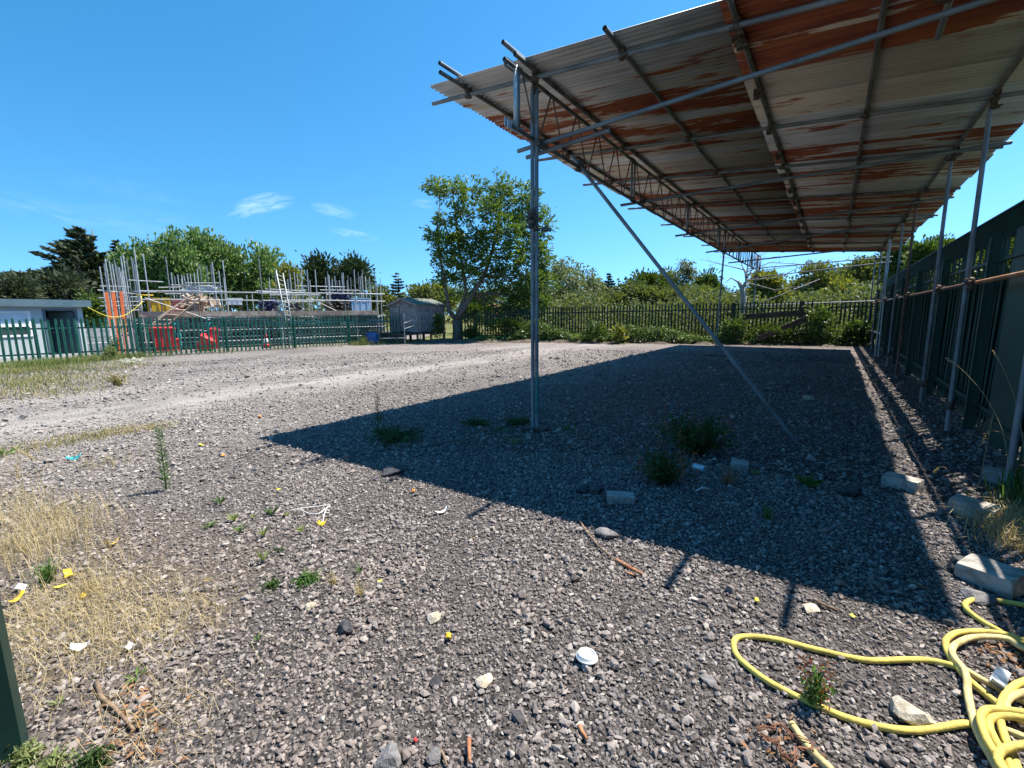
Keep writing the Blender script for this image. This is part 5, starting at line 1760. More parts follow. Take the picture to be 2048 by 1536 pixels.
for k in range(34):
    u = random.choice([random.uniform(200, 275), random.uniform(330, 450), random.uniform(540, 755), random.uniform(640, 750)])
    v = random.uniform(540, 566) if u > 275 else random.uniform(516, 548)
    off = random.uniform(.6, 3.2)
    p = rk(u, v, off)
    RT(Vector((p.x, p.y, 0)), p + Vector((random.uniform(-.05, .05), random.uniform(-.05, .05), 0)), random.choice(['tube_light', 'tube_light', 'tube']))
# guard rails and ledgers
for z, off in ((2.62, .03), (2.24, .03), (1.42, .03), (2.62, 1.25), (2.24, 1.25), (1.42, 1.25), (.85, .03), (.35, .03)):
    us = [275, 400, 520, 640, 766]
    for a, b in zip(us, us[1:]): RT(rk(a, 640, off, z + random.uniform(-.03, .03)), rk(b + 6, 640, off + .0, z + random.uniform(-.03, .03)), 'tube_light', name='guard_rail')
for u0, v0, u1, v1, off in ((252, 560, 327, 564, .1), (317, 575, 440, 573, 1.2), (342, 570, 396, 571, 2.0), (511, 582, 582, 584, .3), (530, 578, 610, 582, 1.6), (653, 589, 700, 589, 1.0), (195, 580, 272, 588, .3), (195, 596, 275, 594, .1), (200, 572, 262, 574, 1.2), (205, 604, 290, 603, .6), (200, 612, 280, 611, 1.2), (330, 588, 450, 586, 2.4), (370, 566, 440, 566, 2.8), (540, 590, 640, 590, 2.2), (640, 580, 720, 581, 2.4), (205, 622, 285, 620, .4), (600, 572, 690, 574, 1.8)):
    RT(rk(u0, v0, off), rk(u1, v1, off), name='ledger')
# toe boards and deck boards, length by length
us = np.linspace(282, 757, 9)
for a, b in zip(us, us[1:]):
    p, q = rk(a, 640, -.03, 1.60), rk(b - 1.2, 640, -.03, 1.60)
    MB(LA).beam(p, q, .038, .225).build('toe_board', M['board'], rack)
    for k in range(5):
        p, q = rk(a, 640, .12 + k * .235, 1.468), rk(b - 1.0, 640, .12 + k * .235, 1.468)
        MB(LA).beam(p, q, .225, .038).build('deck_board', M['board'], rack)
# stair of tubes up to the deck
for u0, v0, u1, v1, off in ((296, 655, 380, 592, -.35), (330, 655, 399, 597, -.5), (310, 640, 388, 588, -.2)):
    RT(rk(u0, v0, off), rk(u1, v1, off), 'board', .035, 'stair_string')
for k in range(6):
    w = (k + .5) / 6
    RT(rk(296 + 84 * w, 655 - 63 * w, -.35), rk(330 + 69 * w, 655 - 58 * w, -.5), 'board', .03, 'stair_tread')
RT(rk(290, 596, -.1), rk(420, 640, -.1), 'tube_light', .02, 'brace'); RT(rk(620, 596, .4), rk(700, 635, .4), 'tube_light', .02, 'brace')

# tubes lying in the bays below the deck
stack = thing('tube_stack', 'stacks of long scaffold tubes lying on racks below the boarded deck', 'tube stack', LA)
lay = 0
for z in (.12, .3, .5, .7, .92, 1.12, 1.3):
    for off in (.1, .35, .7, 1.0, 1.5):
        u0 = random.choice([268, 300, 350]) + random.uniform(-10, 10)
        while u0 < 750:
            u1 = min(765, u0 + random.uniform(110, 220))
            n = random.randint(1, 3)
            for q in range(n):
                zz = z + random.uniform(0, .1)
                RT(rk(u0, 640, off + random.uniform(-.05, .05), zz), rk(u1, 640, off + random.uniform(-.05, .05), zz + random.uniform(-.02, .02)), random.choice(['tube', 'tube_dark', 'tube_light']), name='stored_tube', par=stack)
                lay += 1
            u0 = u1 + random.uniform(6, 30)
net = MB(LA)
p, q = rk(262, 640, 2.3, .0), rk(768, 640, 2.3, 0)
hedge = thing('shade_screen', 'dark green backdrop added for the shade behind the stacked tubes', 'screen', LA)  # added dark boards standing in for the shade below the deck
n = 24
for k in range(n):
    a = p.lerp(q, k / n); b = p.lerp(q, (k + .97) / n)
    MB(LA).beam(a + Vector((0, 0, .7)), b + Vector((0, 0, .7)), .03, 1.36).build('shade_board', M['green_backlit'], hedge)  # hedge is the added shade screen here

# ladder against the deck
l0, l1 = rk(580, 674, -.45), rk(552, 540, .15)
m0, m1 = rk(590, 675, -.45), rk(566, 546, .15)
l0.z = m0.z = .02
ladder = thing('ladder', 'tall galvanised ladder leaning against the rack', 'ladder', l0)
MB(l0).path([l0, l1], .026, 7).build('stile', M['tube_light'], ladder); MB(l0).path([m0, m1], .026, 7).build('stile', M['tube_light'], ladder)
for k in range(1, 17):
    w = k / 17
    MB(l0).path([l0.lerp(l1, w), m0.lerp(m1, w)], .016, 6).build('rung', M['tube_light'], ladder)

# bright orange tubes leaning upright
for lab, u0, v0, u1, v1, off in (('leftmost bright orange board leaning in the store, by the cabin', 230, 690, 212, 584, -.5), ('middle orange board of the three leaning in the store', 240, 690, 226, 584, -.35), ('rightmost orange board leaning in the store, paler at its top', 252, 690, 242, 583, -.3)):
    a, b = rk(u0, v0, off), rk(u1, v1, off + .2); a.z = .0
    o = MB(a).beam(a, b, .11 if 'middle' in lab else .10, .06, up=(ry_.x, ry_.y, 0)).build('orange_board', M['orange']); o.location = a
    tag(o, lab, 'board', 'orange boards leaning in the store')


def wheelie(label, u, v0, v1, w, off, mat, tilt=0.0, roll=0.0):
    """wheeled bin, body tapering down, lid, handle, wheels"""
    p = rk(u, v1, off); p.z = 0
    H = (v1 - v0) * px_size(p.length, u); W = w * px_size(p.length, u)
    H = max(H, .3)
    root = thing('wheelie_bin', label, 'bin', p, math.atan2(rx_.y, rx_.x))
    root.rotation_euler = (tilt, roll, math.atan2(rx_.y, rx_.x))
    mb = MB(); V = []
    for z, s in ((.06, .78), (H * .88, 1.0)):
        for a, b in ((-1, -1), (1, -1), (1, 1), (-1, 1)): V.append((a * W * .5 * s, b * W * .45 * s, z))
    mb.add(V, [(3, 2, 1, 0), (4, 5, 6, 7), (0, 1, 5, 4), (1, 2, 6, 5), (2, 3, 7, 6), (3, 0, 4, 7)])
    for x in (-.3, 0, .3): mb.box((x * W, -W * .44, H * .45), (.05 * W, .03, H * .6), Matrix.Rotation(-.11, 3, 'X'))
    mb.build('bin_body', M[mat], root)
    lid_ = MB(); lid_.box((0, 0, H * .92), (W * 1.06, W * .98, H * .05)); lid_.box((0, 0, H * .97), (W * .9, W * .8, H * .06), None, .8); lid_.build('lid', M[mat], root)
    MB().path([(-W * .4, W * .55, H * .86), (W * .4, W * .55, H * .86)], .018, 6).build('handle', M['black'], root)
    for s in (-1, 1): MB().path([(s * W * .42, W * .36, .1), (s * W * .5, W * .36, .1)], .1, 12).build('wheel', M['black'], root)
    return root


wheelie('large red wheeled bin behind the green fence', 330, 657, 709, 38, -1.2, 'red', .0, .04)
wheelie('red bin lying tilted behind the green fence, beside the teal netting', 402, 672, 706, 26, -1.2, 'red', .25, .55)
wheelie('narrow red bin right of the teal netting, behind the green fence', 432, 666, 711, 16, -1.25, 'red', .0, .05)
wheelie('small red bin at the right foot of the large red bin', 356, 682, 709, 10, -1.3, 'red', .0, .1)


def draped(label, u, v0, v1, w, off, mat, name='netting', cat='netting'):
    """hanging crumpled sheet"""
    a = rk(u, v0, off); k = px_size(a.length, u)
    W, H = w * k, (v1 - v0) * k
    n, m = 8, 10
    V, Fc = [], []
    rg = random.Random(int(u * 7))
    for s in (0, 1):
        for j in range(m + 1):
            for i in range(n + 1):
                x = (i / n - .5) * W * (1 + .2 * math.sin(j * 1.3)); y = .06 * math.sin(i * 2.1 + j * .4) + rg.uniform(-.02, .02) - s * .006
                V.append(a + rx_ * x + ry_ * y - Vector((0, 0, H * j / m)))
    T = (n + 1) * (m + 1)
    for j in range(m):
        for i in range(n):
            q = (j * (n + 1) + i, j * (n + 1) + i + 1, (j + 1) * (n + 1) + i + 1, (j + 1) * (n + 1) + i)
            Fc += [q, tuple(T + t_ for t_ in reversed(q))]
    o = MB(a).add(V, Fc, True).build(name, M[mat]); o.location = a
    return tag(o, label, cat)


draped('teal netting hanging behind the large red bin', 352, 645, 690, 11, -1.0, 'teal_sheet')
draped('teal netting hanging between the tilted bin and the narrow red bin', 417, 644, 700, 10, -1.0, 'teal_sheet')
draped('teal netting crumpled on the ground below the tilted red bin', 392, 704, 712, 46, -1.35, 'teal_sheet')
draped('grey and white sheeting piled on the rack above the stair', 402, 570, 587, 62, 1.0, 'grey_sheet', 'sheeting', 'sheet')

# traffic cone
p = rk(534, 703, -1.1); p.z = 0
cone = thing('traffic_cone', 'red and white traffic cone behind the green fence, left of the ladder', 'cone', p)
MB().box((0, 0, .02), (.38, .38, .04)).build('base', M['black'], cone)
MB().lathe([(.15, .041), (.115, .22)], (0, 0, 0), 16).build('lower_cone', M['red'], cone)
MB().lathe([(.1145, .222), (.075, .43)], (0, 0, 0), 16).build('white_sleeve', M['white'], cone)
MB().lathe([(.0745, .432), (.03, .68)], (0, 0, 0), 16).build('upper_cone', M['red'], cone)


def crate(label, u, v0, v1, w, off, mat, name='crate', depth=.7, ribs=True):
    p = rk(u, v1, off); k = px_size(p.length, u)
    W, H = w * k, (v1 - v0) * k
    p.z = max(p.z, 1.49)
    root = thing(name, label, name.split('_')[-1], p, math.atan2(rx_.y, rx_.x))
    mb = MB()
    t_ = .03
    for c, s in (((0, 0, t_ / 2), (W, depth, t_)), ((0, -depth / 2, H / 2), (W, t_, H - .01)), ((0, depth / 2, H / 2), (W, t_, H - .01)), ((-W / 2 + t_ / 2, 0, H / 2), (t_, depth - t_ * 1.1, H - .012)), ((W / 2 - t_ / 2, 0, H / 2), (t_, depth - t_ * 1.1, H - .012))):
        mb.box(c, s)
    mb.build('body', M[mat], root)
    rm = MB()
    for c, s in (((0, -depth / 2 - .02, H), (W + .06, .05, .06)), ((0, depth / 2 + .02, H), (W + .06, .05, .06)), ((-W / 2 - .01, 0, H), (.05, depth - .02, .06)), ((W / 2 + .01, 0, H), (.05, depth - .02, .06))): rm.box(c, s)
    rm.build('rim', M[mat], root)
    for s in (-.33, 0, .33): MB().box((s * W, -depth / 2 - .025, H * .45), (.05, .02, H * .75)).build('rib', M[mat], root)
    return root


crate('yellow plastic skip standing on the boarded deck', 322, 598, 624, 36, .75, 'yellow_bin', 'yellow_skip', .9)
crate('faded red crate on the deck beside the yellow skip', 356, 602, 624, 22, .8, 'pink_red', 'red_crate', .7)
crate('white box held up on legs at the middle of the deck', 469, 598, 610, 26, .9, 'white', 'white_box', .5)
crate('light blue machine box at the right end of the deck', 720, 598, 625, 36, .9, 'light_blue', 'blue_box', .7)
q = thing('box_stand', 'low brown stand carrying the white box on the deck', 'stand', rk(469, 625, .9, 1.49), math.atan2(rx_.y, rx_.x))
H_ = rk(469, 610, .9).z - 1.49
for x in (-.3, .3):
    for y in (-.18, .18): MB().box((x, y, H_ / 2), (.05, .05, H_)).build('leg', M['dark_board'], q)
MB().box((0, 0, H_ - .02), (.72, .46, .03)).build('stand_top', M['dark_board'], q)
# yellow painted frame left of the skip
q = thing('trestle', 'yellow trestle frame on the deck, left of the yellow skip', 'trestle', rk(294, 624, .7, 1.49))
k = px_size(26, 294)
for s in (-1, 1):
    MB().path([rx_ * (.22 * s) + ry_ * .2, rx_ * (.12 * s) + Vector((0, 0, .95))], .025, 6).build('leg', M['yellow_frame'], q)
    MB().path([rx_ * (.22 * s) - ry_ * .2, rx_ * (.12 * s) + Vector((0, 0, .95))], .025, 6).build('leg', M['yellow_frame'], q)
MB().path([rx_ * -.3 + Vector((0, 0, .95)), rx_ * .3 + Vector((0, 0, .95))], .03, 6).build('top_bar', M['yellow_frame'], q)


def bundle(name, label, cat, u, v0, v1, w, off, mat, n, r=.02, tilt=.3, L=None):
    """bundle of short lengths piled on the deck"""
    p = rk(u, v1, off); k = px_size(p.length, u); W, H = w * k, (v1 - v0) * k
    root = thing(name, label, cat, p)
    for i in range(n):
        x, z = random.uniform(-.4, .4) * W, random.uniform(.05, .8) * H
        d = (rx_ * random.gauss(0, tilt) + ry_ * random.choice((-1, 1)) * .7 + Vector((0, 0, random.gauss(0, tilt)))).normalized() * (L or .5)
        c = rx_ * x + Vector((0, 0, z + .06))
        MB().beam(c - d * .5, c + d * .5, r * 2.6, r * 1.4).build('piece', M[mat], root)
    return root


bundle('fitting_pile', 'navy blue fittings piled on the deck left of the ladder', 'fittings', 538, 602, 622, 34, .7, 'navy', 34, .045, .9)
bundle('fitting_pile', 'navy blue fittings piled high right of the ladder, above the dark boards', 'fittings', 682, 586, 600, 36, 1.0, 'navy', 34, .05, .9)
bundle('board_pile', 'pile of short dark boards on the deck below the navy fittings', 'boards', 676, 602, 624, 44, .9, 'dark_board', 40, .05, .35, .9)
bundle('board_pile', 'pale short boards heaped at the head of the stair', 'boards', 390, 597, 622, 30, .5, 'board', 26, .05, 1.2, .8)
bundle('fitting_pile', 'greyish fittings heaped on the deck just right of the ladder', 'fittings', 592, 610, 623, 26, .6, 'tube_dark', 24, .045, .9)
for lab, u, m in (('brown folding chair on the deck right of the stair, left one', 418, 'brown'), ('brown folding chair on the deck right of the stair, right one', 434, 'brown')):
    p = rk(u, 622, .8, 1.49)
    ch = thing('folding_chair', lab, 'chair', p, math.atan2(rx_.y, rx_.x) + .3)
    MB().box((0, 0, .42), (.42, .4, .04)).build('seat', M[m], ch); MB().box((0, .2, .72), (.42, .035, .4), Matrix.Rotation(-.15, 3, 'X')).build('backrest', M[m], ch)
    for x in (-.19, .19):
        MB().path([(x, -.2, 0), (x, .17, .8)], .013, 6).build('leg', M['tube_light'], ch); MB().path([(x, .22, 0), (x, -.15, .41)], .013, 6).build('leg', M['tube_light'], ch)
# pale pallets of blocks by the cabin end
for lab, u, v0, v1, off in (('pale wrapped stack beside the cabin door end, upper', 198, 662, 684, -.6), ('pale block stack on the ground beside the cabin, lower', 198, 688, 713, -1.2)):
    p = rk(u, v1, off); p.z = 0
    k = px_size(p.length, u); H = (713 - v0) * k if 'upper' in lab else 25 * k
    root = thing('block_stack', lab, 'blocks', p, math.atan2(rx_.y, rx_.x))
    for i in range(3):
        for j in range(3 if 'upper' in lab else 2):
            h = H / (3 if 'upper' in lab else 2)
            MB().box(((i - 1) * .29, 0, (j + .5) * h), (.28, .5, h - .012)).build('block', M['grey_sheet'], root)
# washing line of yellow rope from cabin to store
a, b = at(172, 612, 24.5), rk(285, 603, 0)
P = [a.lerp(b, k / 10) - Vector((0, 0, .55 * math.sin(math.pi * k / 10))) for k in range(11)]
o = MB(a).path(P, .012, 5).build('rope', M['lemon']); o.location = a; tag(o, 'slack yellow rope strung from the cabin roof to the rack', 'rope')

# two brown boards tied to the far fence
o = MB(at(1483, 634, 23.0)).beam(at(1486, 634, 23.0), at(1612, 625, 23.7), .04, .24).build('fence_board', M['dark_board']); o.location = at(1483, 634, 23.0)
tag(o, 'old brown board tied level across the far fence', 'board')
o = MB(at(1515, 676, 22.6)).beam(at(1515, 678, 22.6), at(1614, 637, 23.4), .04, .26).build('fence_board', M['dark_board']); o.location = at(1515, 676, 22.6)
tag(o, 'old brown board leaning slantwise against the far fence', 'board')


# ------------------------------------------------------------------ grass, straw and weeds
def scatter(us, n, spread):
    """ground points round a list of (u, v, weight) spots"""
    out = []
    w = np.array([q[2] for q in us], float); w /= w.sum()
    for k in RNG.choice(len(us), n, p=w):
        p = gp(us[k][0], us[k][1]); s = spread * (us[k][3] if len(us[k]) > 3 else 1)
        out.append((p.x + random.gauss(0, s), p.y + random.gauss(0, s), 0.0))
    return np.array(out)


def turf(name, label, spots, n, spread, h, w, lean, mat):
    P = scatter(spots, n, spread)
    v_, f_ = blades(P, np.full(n, h), np.full(n, w), np.full(n, lean))
    o = np_part(name, v_, f_, M[mat])
    return tag(o, label, name.replace('_', ' ').split()[-1] if False else 'grass', kind='stuff')


turf('dry_grass', 'parched straw coloured grass along the left edge in the foreground',
     [(30, 1010, 2), (70, 1040, 3), (120, 1050, 3), (60, 1090, 3), (20, 1120, 2), (100, 1110, 2), (170, 1060, 1.5), (40, 1000, 1), (10, 960, 1), (200, 1130, 1), (30, 930, .6), (140, 1150, 1), (-40, 1050, 3), (-80, 1120, 3)], 2300, .17, .20, .0011, .75, 'straw')
turf('dry_grass', 'flattened straw spread over the gravel at the lower left',
     [(110, 1210, 2), (170, 1230, 2), (60, 1260, 2), (240, 1190, 1), (300, 1230, 1.4), (340, 1250, 1.4), (380, 1240, .8), (200, 1280, 1.2), (130, 1310, 1), (250, 1270, 1), (300, 1180, .6), (280, 1420, .6), (300, 1470, .8), (330, 1440, .5), (120, 1380, .7), (60, 1330, 1), (20, 1230, 1.5), (190, 1180, 1.5)], 2400, .14, .10, .0009, 1.7, 'straw')
turf('green_grass', 'green and dry grass on the left verge beyond the wheel track',
     [(30, 765, 3), (90, 760, 3), (150, 765, 2.5), (200, 750, 1.6), (20, 790, 2), (80, 790, 2), (140, 780, 1.5), (250, 735, 1.5), (290, 730, 1.2), (40, 745, 2), (110, 740, 2), (220, 725, 1.2), (-60, 780, 4), (-40, 750, 4), (180, 735, 1)], 4200, .62, .13, .005, .6, 'grass_dry')
turf('green_grass', 'patchy green grass among the parched verge on the left', [(40, 745, 3), (110, 738, 3), (70, 760, 2), (160, 745, 2), (20, 775, 2), (120, 770, 1), (240, 728, 1), (-60, 760, 3)], 2600, .5, .16, .005, .5, 'grass')
turf('green_grass', 'greener tufts along the foot of the left fence',
     [(60, 733, 2), (130, 728, 2), (180, 722, 2), (220, 718, 2.4), (260, 716, 1), (20, 738, 2), (90, 730, 2), (330, 712, .6), (450, 705, .4), (600, 698, .3), (720, 690, 1.4, .6), (745, 689, 1), (790, 686, 1), (820, 686, .8), (660, 694, .3)], 4200, .5, .28, .006, .5, 'grass')
turf('dry_grass', 'dry grass fringe along the near edge of the wheel track',
     [(130, 885, 1.2), (180, 876, 1.6), (230, 866, 1.8), (280, 860, 1.8), (320, 856, 1), (90, 892, .8), (20, 900, 1), (60, 902, .8), (210, 930, .5), (240, 925, .5)], 1300, .17, .09, .003, .7, 'grass_dry')
turf('green_grass', 'short green grass strip along the foot of the far fence',
     [(1180, 682, 1), (1260, 682, 1), (1340, 683, 1.4), (1400, 684, 1), (1460, 685, 1), (1520, 686, 1), (1580, 686, 1.2), (1640, 687, 1), (1690, 690, 1.2), (1130, 682, 1), (1090, 683, .8)], 2600, .45, .16, .007, .6, 'weed_pale')
turf('dry_grass', 'thatch of dry grass at the foot of the fence on the right',
     [(2010, 1050, 2), (2040, 1070, 2.5), (1990, 1060, 1), (2048, 1100, 2), (2030, 1020, 1.6), (2080, 1080, 3), (2060, 1040, 2), (2020, 1090, 1), (2090, 1020, 3)], 1500, .10, .19, .0022, .9, 'straw')
turf('green_grass', 'fresh green grass growing through the thatch by the nearest fence side post',
     [(2036, 990, 2), (2020, 1010, 1.5), (2048, 1000, 2), (2042, 1030, 1.5), (2070, 1000, 2)], 170, .07, .34, .0055, .5, 'weed')
turf('green_grass', 'sparse green moss and grass specks on the shaded gravel',
     [(960, 848, 1.2), (1045, 845, 1.6), (1030, 882, 1), (1134, 857, .7), (940, 880, .4), (1000, 862, .8), (790, 872, 1.6), (830, 880, 1), (760, 866, 1)], 700, .10, .075, .003, .8, 'weed')


def weed(name, label, u, v, kind, n, L, w, mat, top=None, stemh=0, red=None, rise=.6):
    """rosette or tuft of leaves at a ground point; stem kinds carry leaves up a stalk"""
    p = gp(u, v)
    root = thing(name, label, 'weed', p)
    C, A, S = [], [], []
    mb = MB(); hs = False
    if kind in ('rosette', 'tuft'):
        dirs = []
        for k in range(n):
            a = 2 * math.pi * k / n + random.uniform(-.4, .4)
            r = rise * random.uniform(.6, 1.3)
            d = Vector((math.cos(a), math.sin(a), r)).normalized()
            C.append(tuple(d * L * .5 + Vector((0, 0, .01)))); A.append(tuple(d)); S.append(L * random.uniform(.7, 1.1))
        v_, f_ = leaves(np.array(C), np.array(A) * 3, np.array(S), w / L, flat=np.array([0, 0, 1.0]))
        np_part('leaves', v_, f_, M[mat], root)
    elif kind == 'grass':
        P = np.stack([RNG.normal(0, L * .12, n), RNG.normal(0, L * .12, n), np.zeros(n)], 1)
        v_, f_ = blades(P, np.full(n, L), np.full(n, w), np.full(n, .55))
        np_part('blades', v_, f_, M[mat], root)
    elif kind == 'stem':
        for k in range(n):
            z = stemh * (k + .5) / n
            for q in range(4):
                a = k * 2.4 + q * 1.57
                ln = L * (1.0 - .45 * k / n) if k > n * .1 else L * .7
                d = Vector((math.cos(a), math.sin(a), .75)).normalized()
                C.append(tuple(Vector((math.sin(z * 4) * .012, 0, z)) + d * ln * .5)); A.append(tuple(d)); S.append(ln)
        v_, f_ = leaves(np.array(C), np.array(A) * 3, np.array(S), w / L)
        np_part('leaves', v_, f_, M[mat], root)
        mb.path([(math.sin(z * 4) * .012, 0, z) for z in np.linspace(0, stemh, 8)], [.006 - .0045 * i / 7 for i in range(8)], 6)
        mb.build('stem', M[mat], root)
    elif kind == 'bush':
        for k in range(n):
            a = random.uniform(0, 6.28); ln = random.uniform(.4, 1.0)
            e = Vector((math.cos(a) * L * .55 * random.random(), math.sin(a) * L * .55 * random.random(), stemh * ln))
            mb.path([(e.x * .15, e.y * .15, 0), tuple(e * .5 + Vector((0, 0, .03))), tuple(e)], [.004, .003, .0015], 4, caps=False)
            for q in range(16):
                t_ = random.uniform(.1, 1)
                C.append((e.x * t_ + random.gauss(0, .02), e.y * t_ + random.gauss(0, .02), e.z * t_ + random.gauss(0, .015)))
                A.append((random.gauss(0, 1), random.gauss(0, 1), random.uniform(.2, 1.2))); S.append(w * random.uniform(.7, 1.4))
        v_, f_ = leaves(np.array(C), np.array(A), np.array(S), .34)
        np_part('leaves', v_, f_, M[mat], root)
        mb.build('stems', M[mat], root)
        if red:
            C, A = [], []
            for k in range(red):
                a = random.uniform(0, 6.28); rr = L * .6 * math.sqrt(random.random())
                b = Vector((math.cos(a) * rr, math.sin(a) * rr, stemh * random.uniform(.6, 1.15)))
                for q in range(22): C.append((b.x + random.gauss(0, .012), b.y + random.gauss(0, .012), b.z + random.uniform(-.12, .04))); A.append((random.gauss(0, .5), random.gauss(0, .5), 1))
            v_, f_ = leaves(np.array(C), np.array(A), np.full(len(C), .014), .6)
            np_part('seed_heads', v_, f_, M['weed_red'], root)['kind'] = 'stuff'
    return root


weed('fleabane', 'tall single green weed stalk standing on the sunny gravel at left', 333, 982, 'stem', 34, .085, .012, 'weed', stemh=.56)
weed('fleabane', 'dim tall weed stalk standing in the shade near the shadow corner', 757, 868, 'stem', 22, .10, .014, 'weed_dark', stemh=.52)
weed('fleabane', 'weed with dark reddish leaves growing through the yellow hose', 1625, 1412, 'bush', 12, .09, .03, 'weed', stemh=.17, red=5)
weed('weed_rosette', 'star shaped olive weed rosette, furthest left of the weed patch', 441, 1010, 'rosette', 11, .085, .017, 'weed_dark', rise=.9)
weed('weed_rosette', 'pale upright rosette just below the star shaped one', 466, 1044, 'rosette', 9, .075, .02, 'weed_pale', rise=1.3)
weed('weed_rosette', 'dark leaved rosette in the middle of the weed patch', 482, 1066, 'rosette', 10, .08, .018, 'weed', rise=.8)
weed('weed_rosette', 'low pale creeping weed left of the weed patch', 418, 1055, 'rosette', 14, .06, .014, 'weed', rise=.4)
weed('weed_rosette', 'small dark rosette right of the weed patch, by the string', 545, 1030, 'rosette', 9, .075, .016, 'weed_dark', rise=1.0)
weed('weed_rosette', 'tiny pale weed beside the white string', 574, 1036, 'rosette', 7, .05, .012, 'weed_pale', rise=1.4)
weed('weed_rosette', 'pale upright two leaved weed below the patch', 527, 1075, 'rosette', 7, .075, .018, 'weed_pale', rise=1.8)
weed('weed_rosette', 'bright pale rosette alone below the weed patch', 528, 1125, 'rosette', 9, .08, .016, 'weed_pale', rise=1.5)
weed('weed_rosette', 'small dark weed right of the bright pale rosette', 560, 1108, 'rosette', 8, .06, .012, 'weed_dark', rise=1.2)
weed('weed_rosette', 'small weed near the yellow orange ring piece', 604, 1065, 'rosette', 8, .055, .012, 'weed_pale', rise=1.0)
weed('weed_rosette', 'tiny upright weed between the small dark and dark rosettes', 508, 1040, 'rosette', 5, .05, .014, 'weed_pale', rise=1.8)
weed('creeping_weed', 'bright green creeping weed lying on the gravel', 612, 1165, 'bush', 26, .16, .024, 'weed', stemh=.035)
weed('creeping_weed', 'dull low weed left of the bright creeping weed', 545, 1175, 'bush', 16, .14, .018, 'weed_dark', stemh=.03)
weed('straw_tuft', 'dry straw tuft with a reddish stem right of the creeping weed', 722, 1192, 'grass', 34, .11, .0016, 'straw')
weed('weed_rosette', 'green sprig standing over the dry straw tuft', 718, 1150, 'rosette', 8, .06, .012, 'weed', rise=1.6)
weed('straw_tuft', 'thin dry grass lying left of the straw tuft', 665, 1170, 'grass', 30, .12, .0013, 'straw')
weed('grass_tuft', 'bright green grass tuft in the straw, beside the yellow strip', 95, 1168, 'grass', 46, .17, .0045, 'weed')
weed('straw_tuft', 'upright straw tuft behind the lower yellow piece', 180, 1190, 'grass', 40, .2, .0015, 'straw')
weed('weed_rosette', 'tiny green weed on the gravel below the straw', 517, 1283, 'rosette', 8, .035, .010, 'weed', rise=.8)
weed('weed_rosette', 'small green sprig among dead leaves at lower left', 275, 1360, 'rosette', 6, .06, .015, 'weed', rise=.4)
weed('weed_rosette', 'tiny yellow green weed at lower left near the crooked stick', 117, 1415, 'rosette', 7, .045, .012, 'weed_pale', rise=.8)
weed('creeping_weed', 'round green weed at the very bottom left, beside the steel post', 55, 1528, 'bush', 24, .07, .02, 'weed_pale', stemh=.05)
weed('creeping_weed', 'green weed at the bottom edge, second from the steel post', 112, 1536, 'bush', 20, .07, .02, 'weed_pale', stemh=.04)
weed('creeping_weed', 'green weed at the bottom edge, third from the steel post', 188, 1532, 'bush', 24, .07, .02, 'weed_dark', stemh=.05)
weed('dock_clump', 'large dark weed clump with reddish seed heads in the canopy shade', 1385, 905, 'bush', 110, .95, .055, 'weed_dark', stemh=.42, red=46)
weed('dock_clump', 'smaller dark weed clump in front of the large reddish one', 1325, 966, 'bush', 70, .5, .045, 'weed_dark', stemh=.30, red=20)
weed('straw_tuft', 'flattened brown dead grass beside the can in the shade', 1455, 968, 'grass', 70, .2, .0022, 'dead_leaf')
weed('weed_rosette', 'bright green broad leaved weed in the shade', 1614, 974, 'rosette', 12, .14, .075, 'weed', rise=.7)
weed('grass_tuft', 'bright green grass tuft alone in the shade', 1535, 1040, 'grass', 44, .13, .003, 'weed')
weed('weed_rosette', 'pale little weed right of the grey broken block', 1510, 952, 'rosette', 9, .07, .018, 'weed_pale', rise=1.2)
weed('grass_tuft', 'green grass tuft just right of the near post foot', 1134, 860, 'grass', 40, .08, .003, 'weed')
weed('grass_tuft', 'pale grass tuft in front of the near post foot', 1028, 890, 'grass', 30, .10, .003, 'weed_pale')
weed('creeping_weed', 'dark mat of weeds in the shade by the tall dim stalk', 795, 880, 'bush', 70, .85, .045, 'weed_dark', stemh=.10)
weed('creeping_weed', 'dark mat of weeds left of the near post foot', 1035, 848, 'bush', 46, .5, .04, 'weed_dark', stemh=.07)
weed('creeping_weed', 'dark flat weed patch between the mat and the near post', 955, 850, 'bush', 40, .5, .035, 'weed_dark', stemh=.06)
weed('weed_rosette', 'green leaves at the far left edge of the near gravel', 8, 912, 'rosette', 12, .16, .04, 'weed', rise=.5)
weed('tall_weed', 'tall grey green weed in front of the left fence, by the orange boards', 232, 712, 'bush', 40, .55, .08, 'weed_dark', stemh=.8)
weed('tall_weed', 'yellowish tall weed at the foot of the left fence', 222, 720, 'bush', 40, .5, .08, 'weed_pale', stemh=.55)
weed('flower_clump', 'patch of small white flower heads near the left fence', 262, 728, 'bush', 30, .8, .06, 'flower', stemh=.22)
weed('dry_clump', 'dry brown weed clump at the edge of the left verge', 235, 772, 'bush', 30, .5, .05, 'grass_dry', stemh=.28)
weed('grass_tuft', 'yellow green tall grass by the blue drum', 728, 690, 'grass', 120, .55, .006, 'weed_pale')


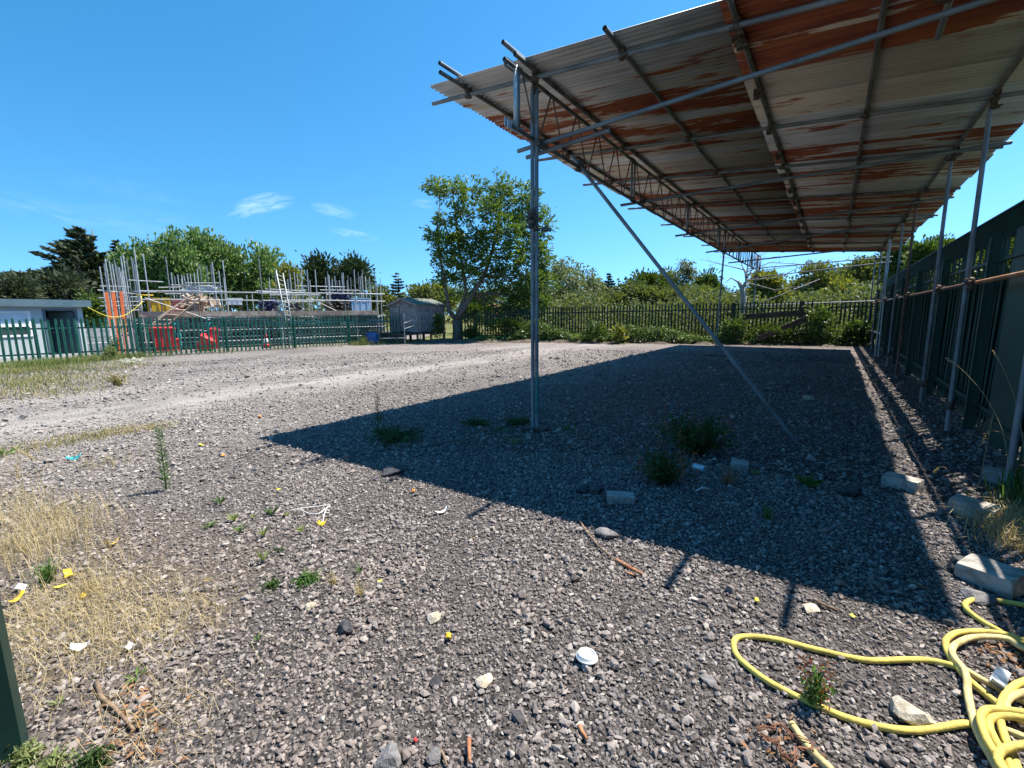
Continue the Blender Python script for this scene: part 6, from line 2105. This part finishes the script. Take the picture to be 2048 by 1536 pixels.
# long seeding grass stalks
def stalk(label, pts, d0, r=.0022, mat='straw', head=.10):
    base = gp(*pts[0])
    P = [base]
    for k, (u, v) in enumerate(pts[1:]):
        P.append(at(u, v, base.length + d0 * (k + 1) / len(pts)))
    P = smooth_path(P, 5)
    root = thing('grass_stalk', label, 'grass stalk', base)
    MB(base).path(P, [r * (1 - .6 * i / (len(P) - 1)) for i in range(len(P))], 5).build('stem', M[mat], root)
    C, A = [], []
    e = P[-1]; dr = (P[-1] - P[-3]).normalized()
    for k in range(46):
        t_ = random.random()
        C.append(tuple(e - dr * head * t_ - base + Vector((random.gauss(0, .004), random.gauss(0, .004), random.gauss(0, .004))))); A.append(tuple(dr + Vector((random.gauss(0, .25), random.gauss(0, .25), random.gauss(0, .25)))))
    v_, f_ = leaves(np.array(C), np.array(A), np.full(len(C), .015), .34)
    np_part('seed_head', v_, f_, M['straw'], root)
    return root


stalk('long seeding grass stalk reaching furthest up before the green fence, at right', [(2045, 1010), (2048, 900), (2030, 800), (2005, 735), (1985, 700)], .3)
stalk('long arching grass stalk leaning far left before the green fence, at right', [(2020, 1000), (2010, 880), (1975, 800), (1930, 745), (1893, 716)], .25)
stalk('bent pale stalk beside the nearest fence side post', [(1955, 980), (1972, 900), (1986, 830), (1975, 860), (1962, 890)], .15)
stalk('drooping pale stalk above the thatch at right', [(2042, 985), (2030, 900), (2008, 868), (1982, 862), (1975, 868)], .1, head=.03)
stalk('thin stalk bending over the block in the grass shadow', [(1965, 1045), (1930, 985), (1890, 935), (1866, 945)], .1, head=.05)
stalk('seeding straw stalk, tallest on the left edge', [(60, 1060), (45, 960), (35, 905), (28, 895)], .1)
stalk('seeding straw stalk second from the left edge, leaning left', [(90, 1060), (60, 1000), (38, 960), (30, 930)], .1)
stalk('seeding straw stalk leaning right above the orange yellow curl', [(120, 1080), (90, 980), (62, 920), (40, 903)], .1)
stalk('single seeding straw stalk right of the straw grass', [(170, 1080), (158, 1010), (150, 985)], .05, head=.06)
stalk('long dry stalk lying to the right over the gravel at lower left', [(345, 1215), (370, 1185), (395, 1165), (422, 1158)], .05, head=.03)
for k, (u, v) in enumerate([(1170, 1475), (290, 1395), (1435, 1345)]): pass
P = scatter([(260, 1460, 1), (290, 1500, 1), (250, 1400, .6), (2010, 1310, 1.4), (2030, 1330, 1), (1560, 1500, .7), (1600, 1520, .5), (2040, 1150, 1), (300, 1420, .6)], 240, .06)
P[:, 2] = .018
v_, f_ = leaves(P, RNG.normal(0, 1, P.shape) * np.array([1, 1, .2]), np.full(len(P), .03), .4, flat=np.array([0, 0, 1.0]))
o = np_part('leaf_litter', v_, f_, M['dead_leaf']); tag(o, 'scattered dead leaves and bark flakes on the gravel', 'leaf litter', kind='stuff')
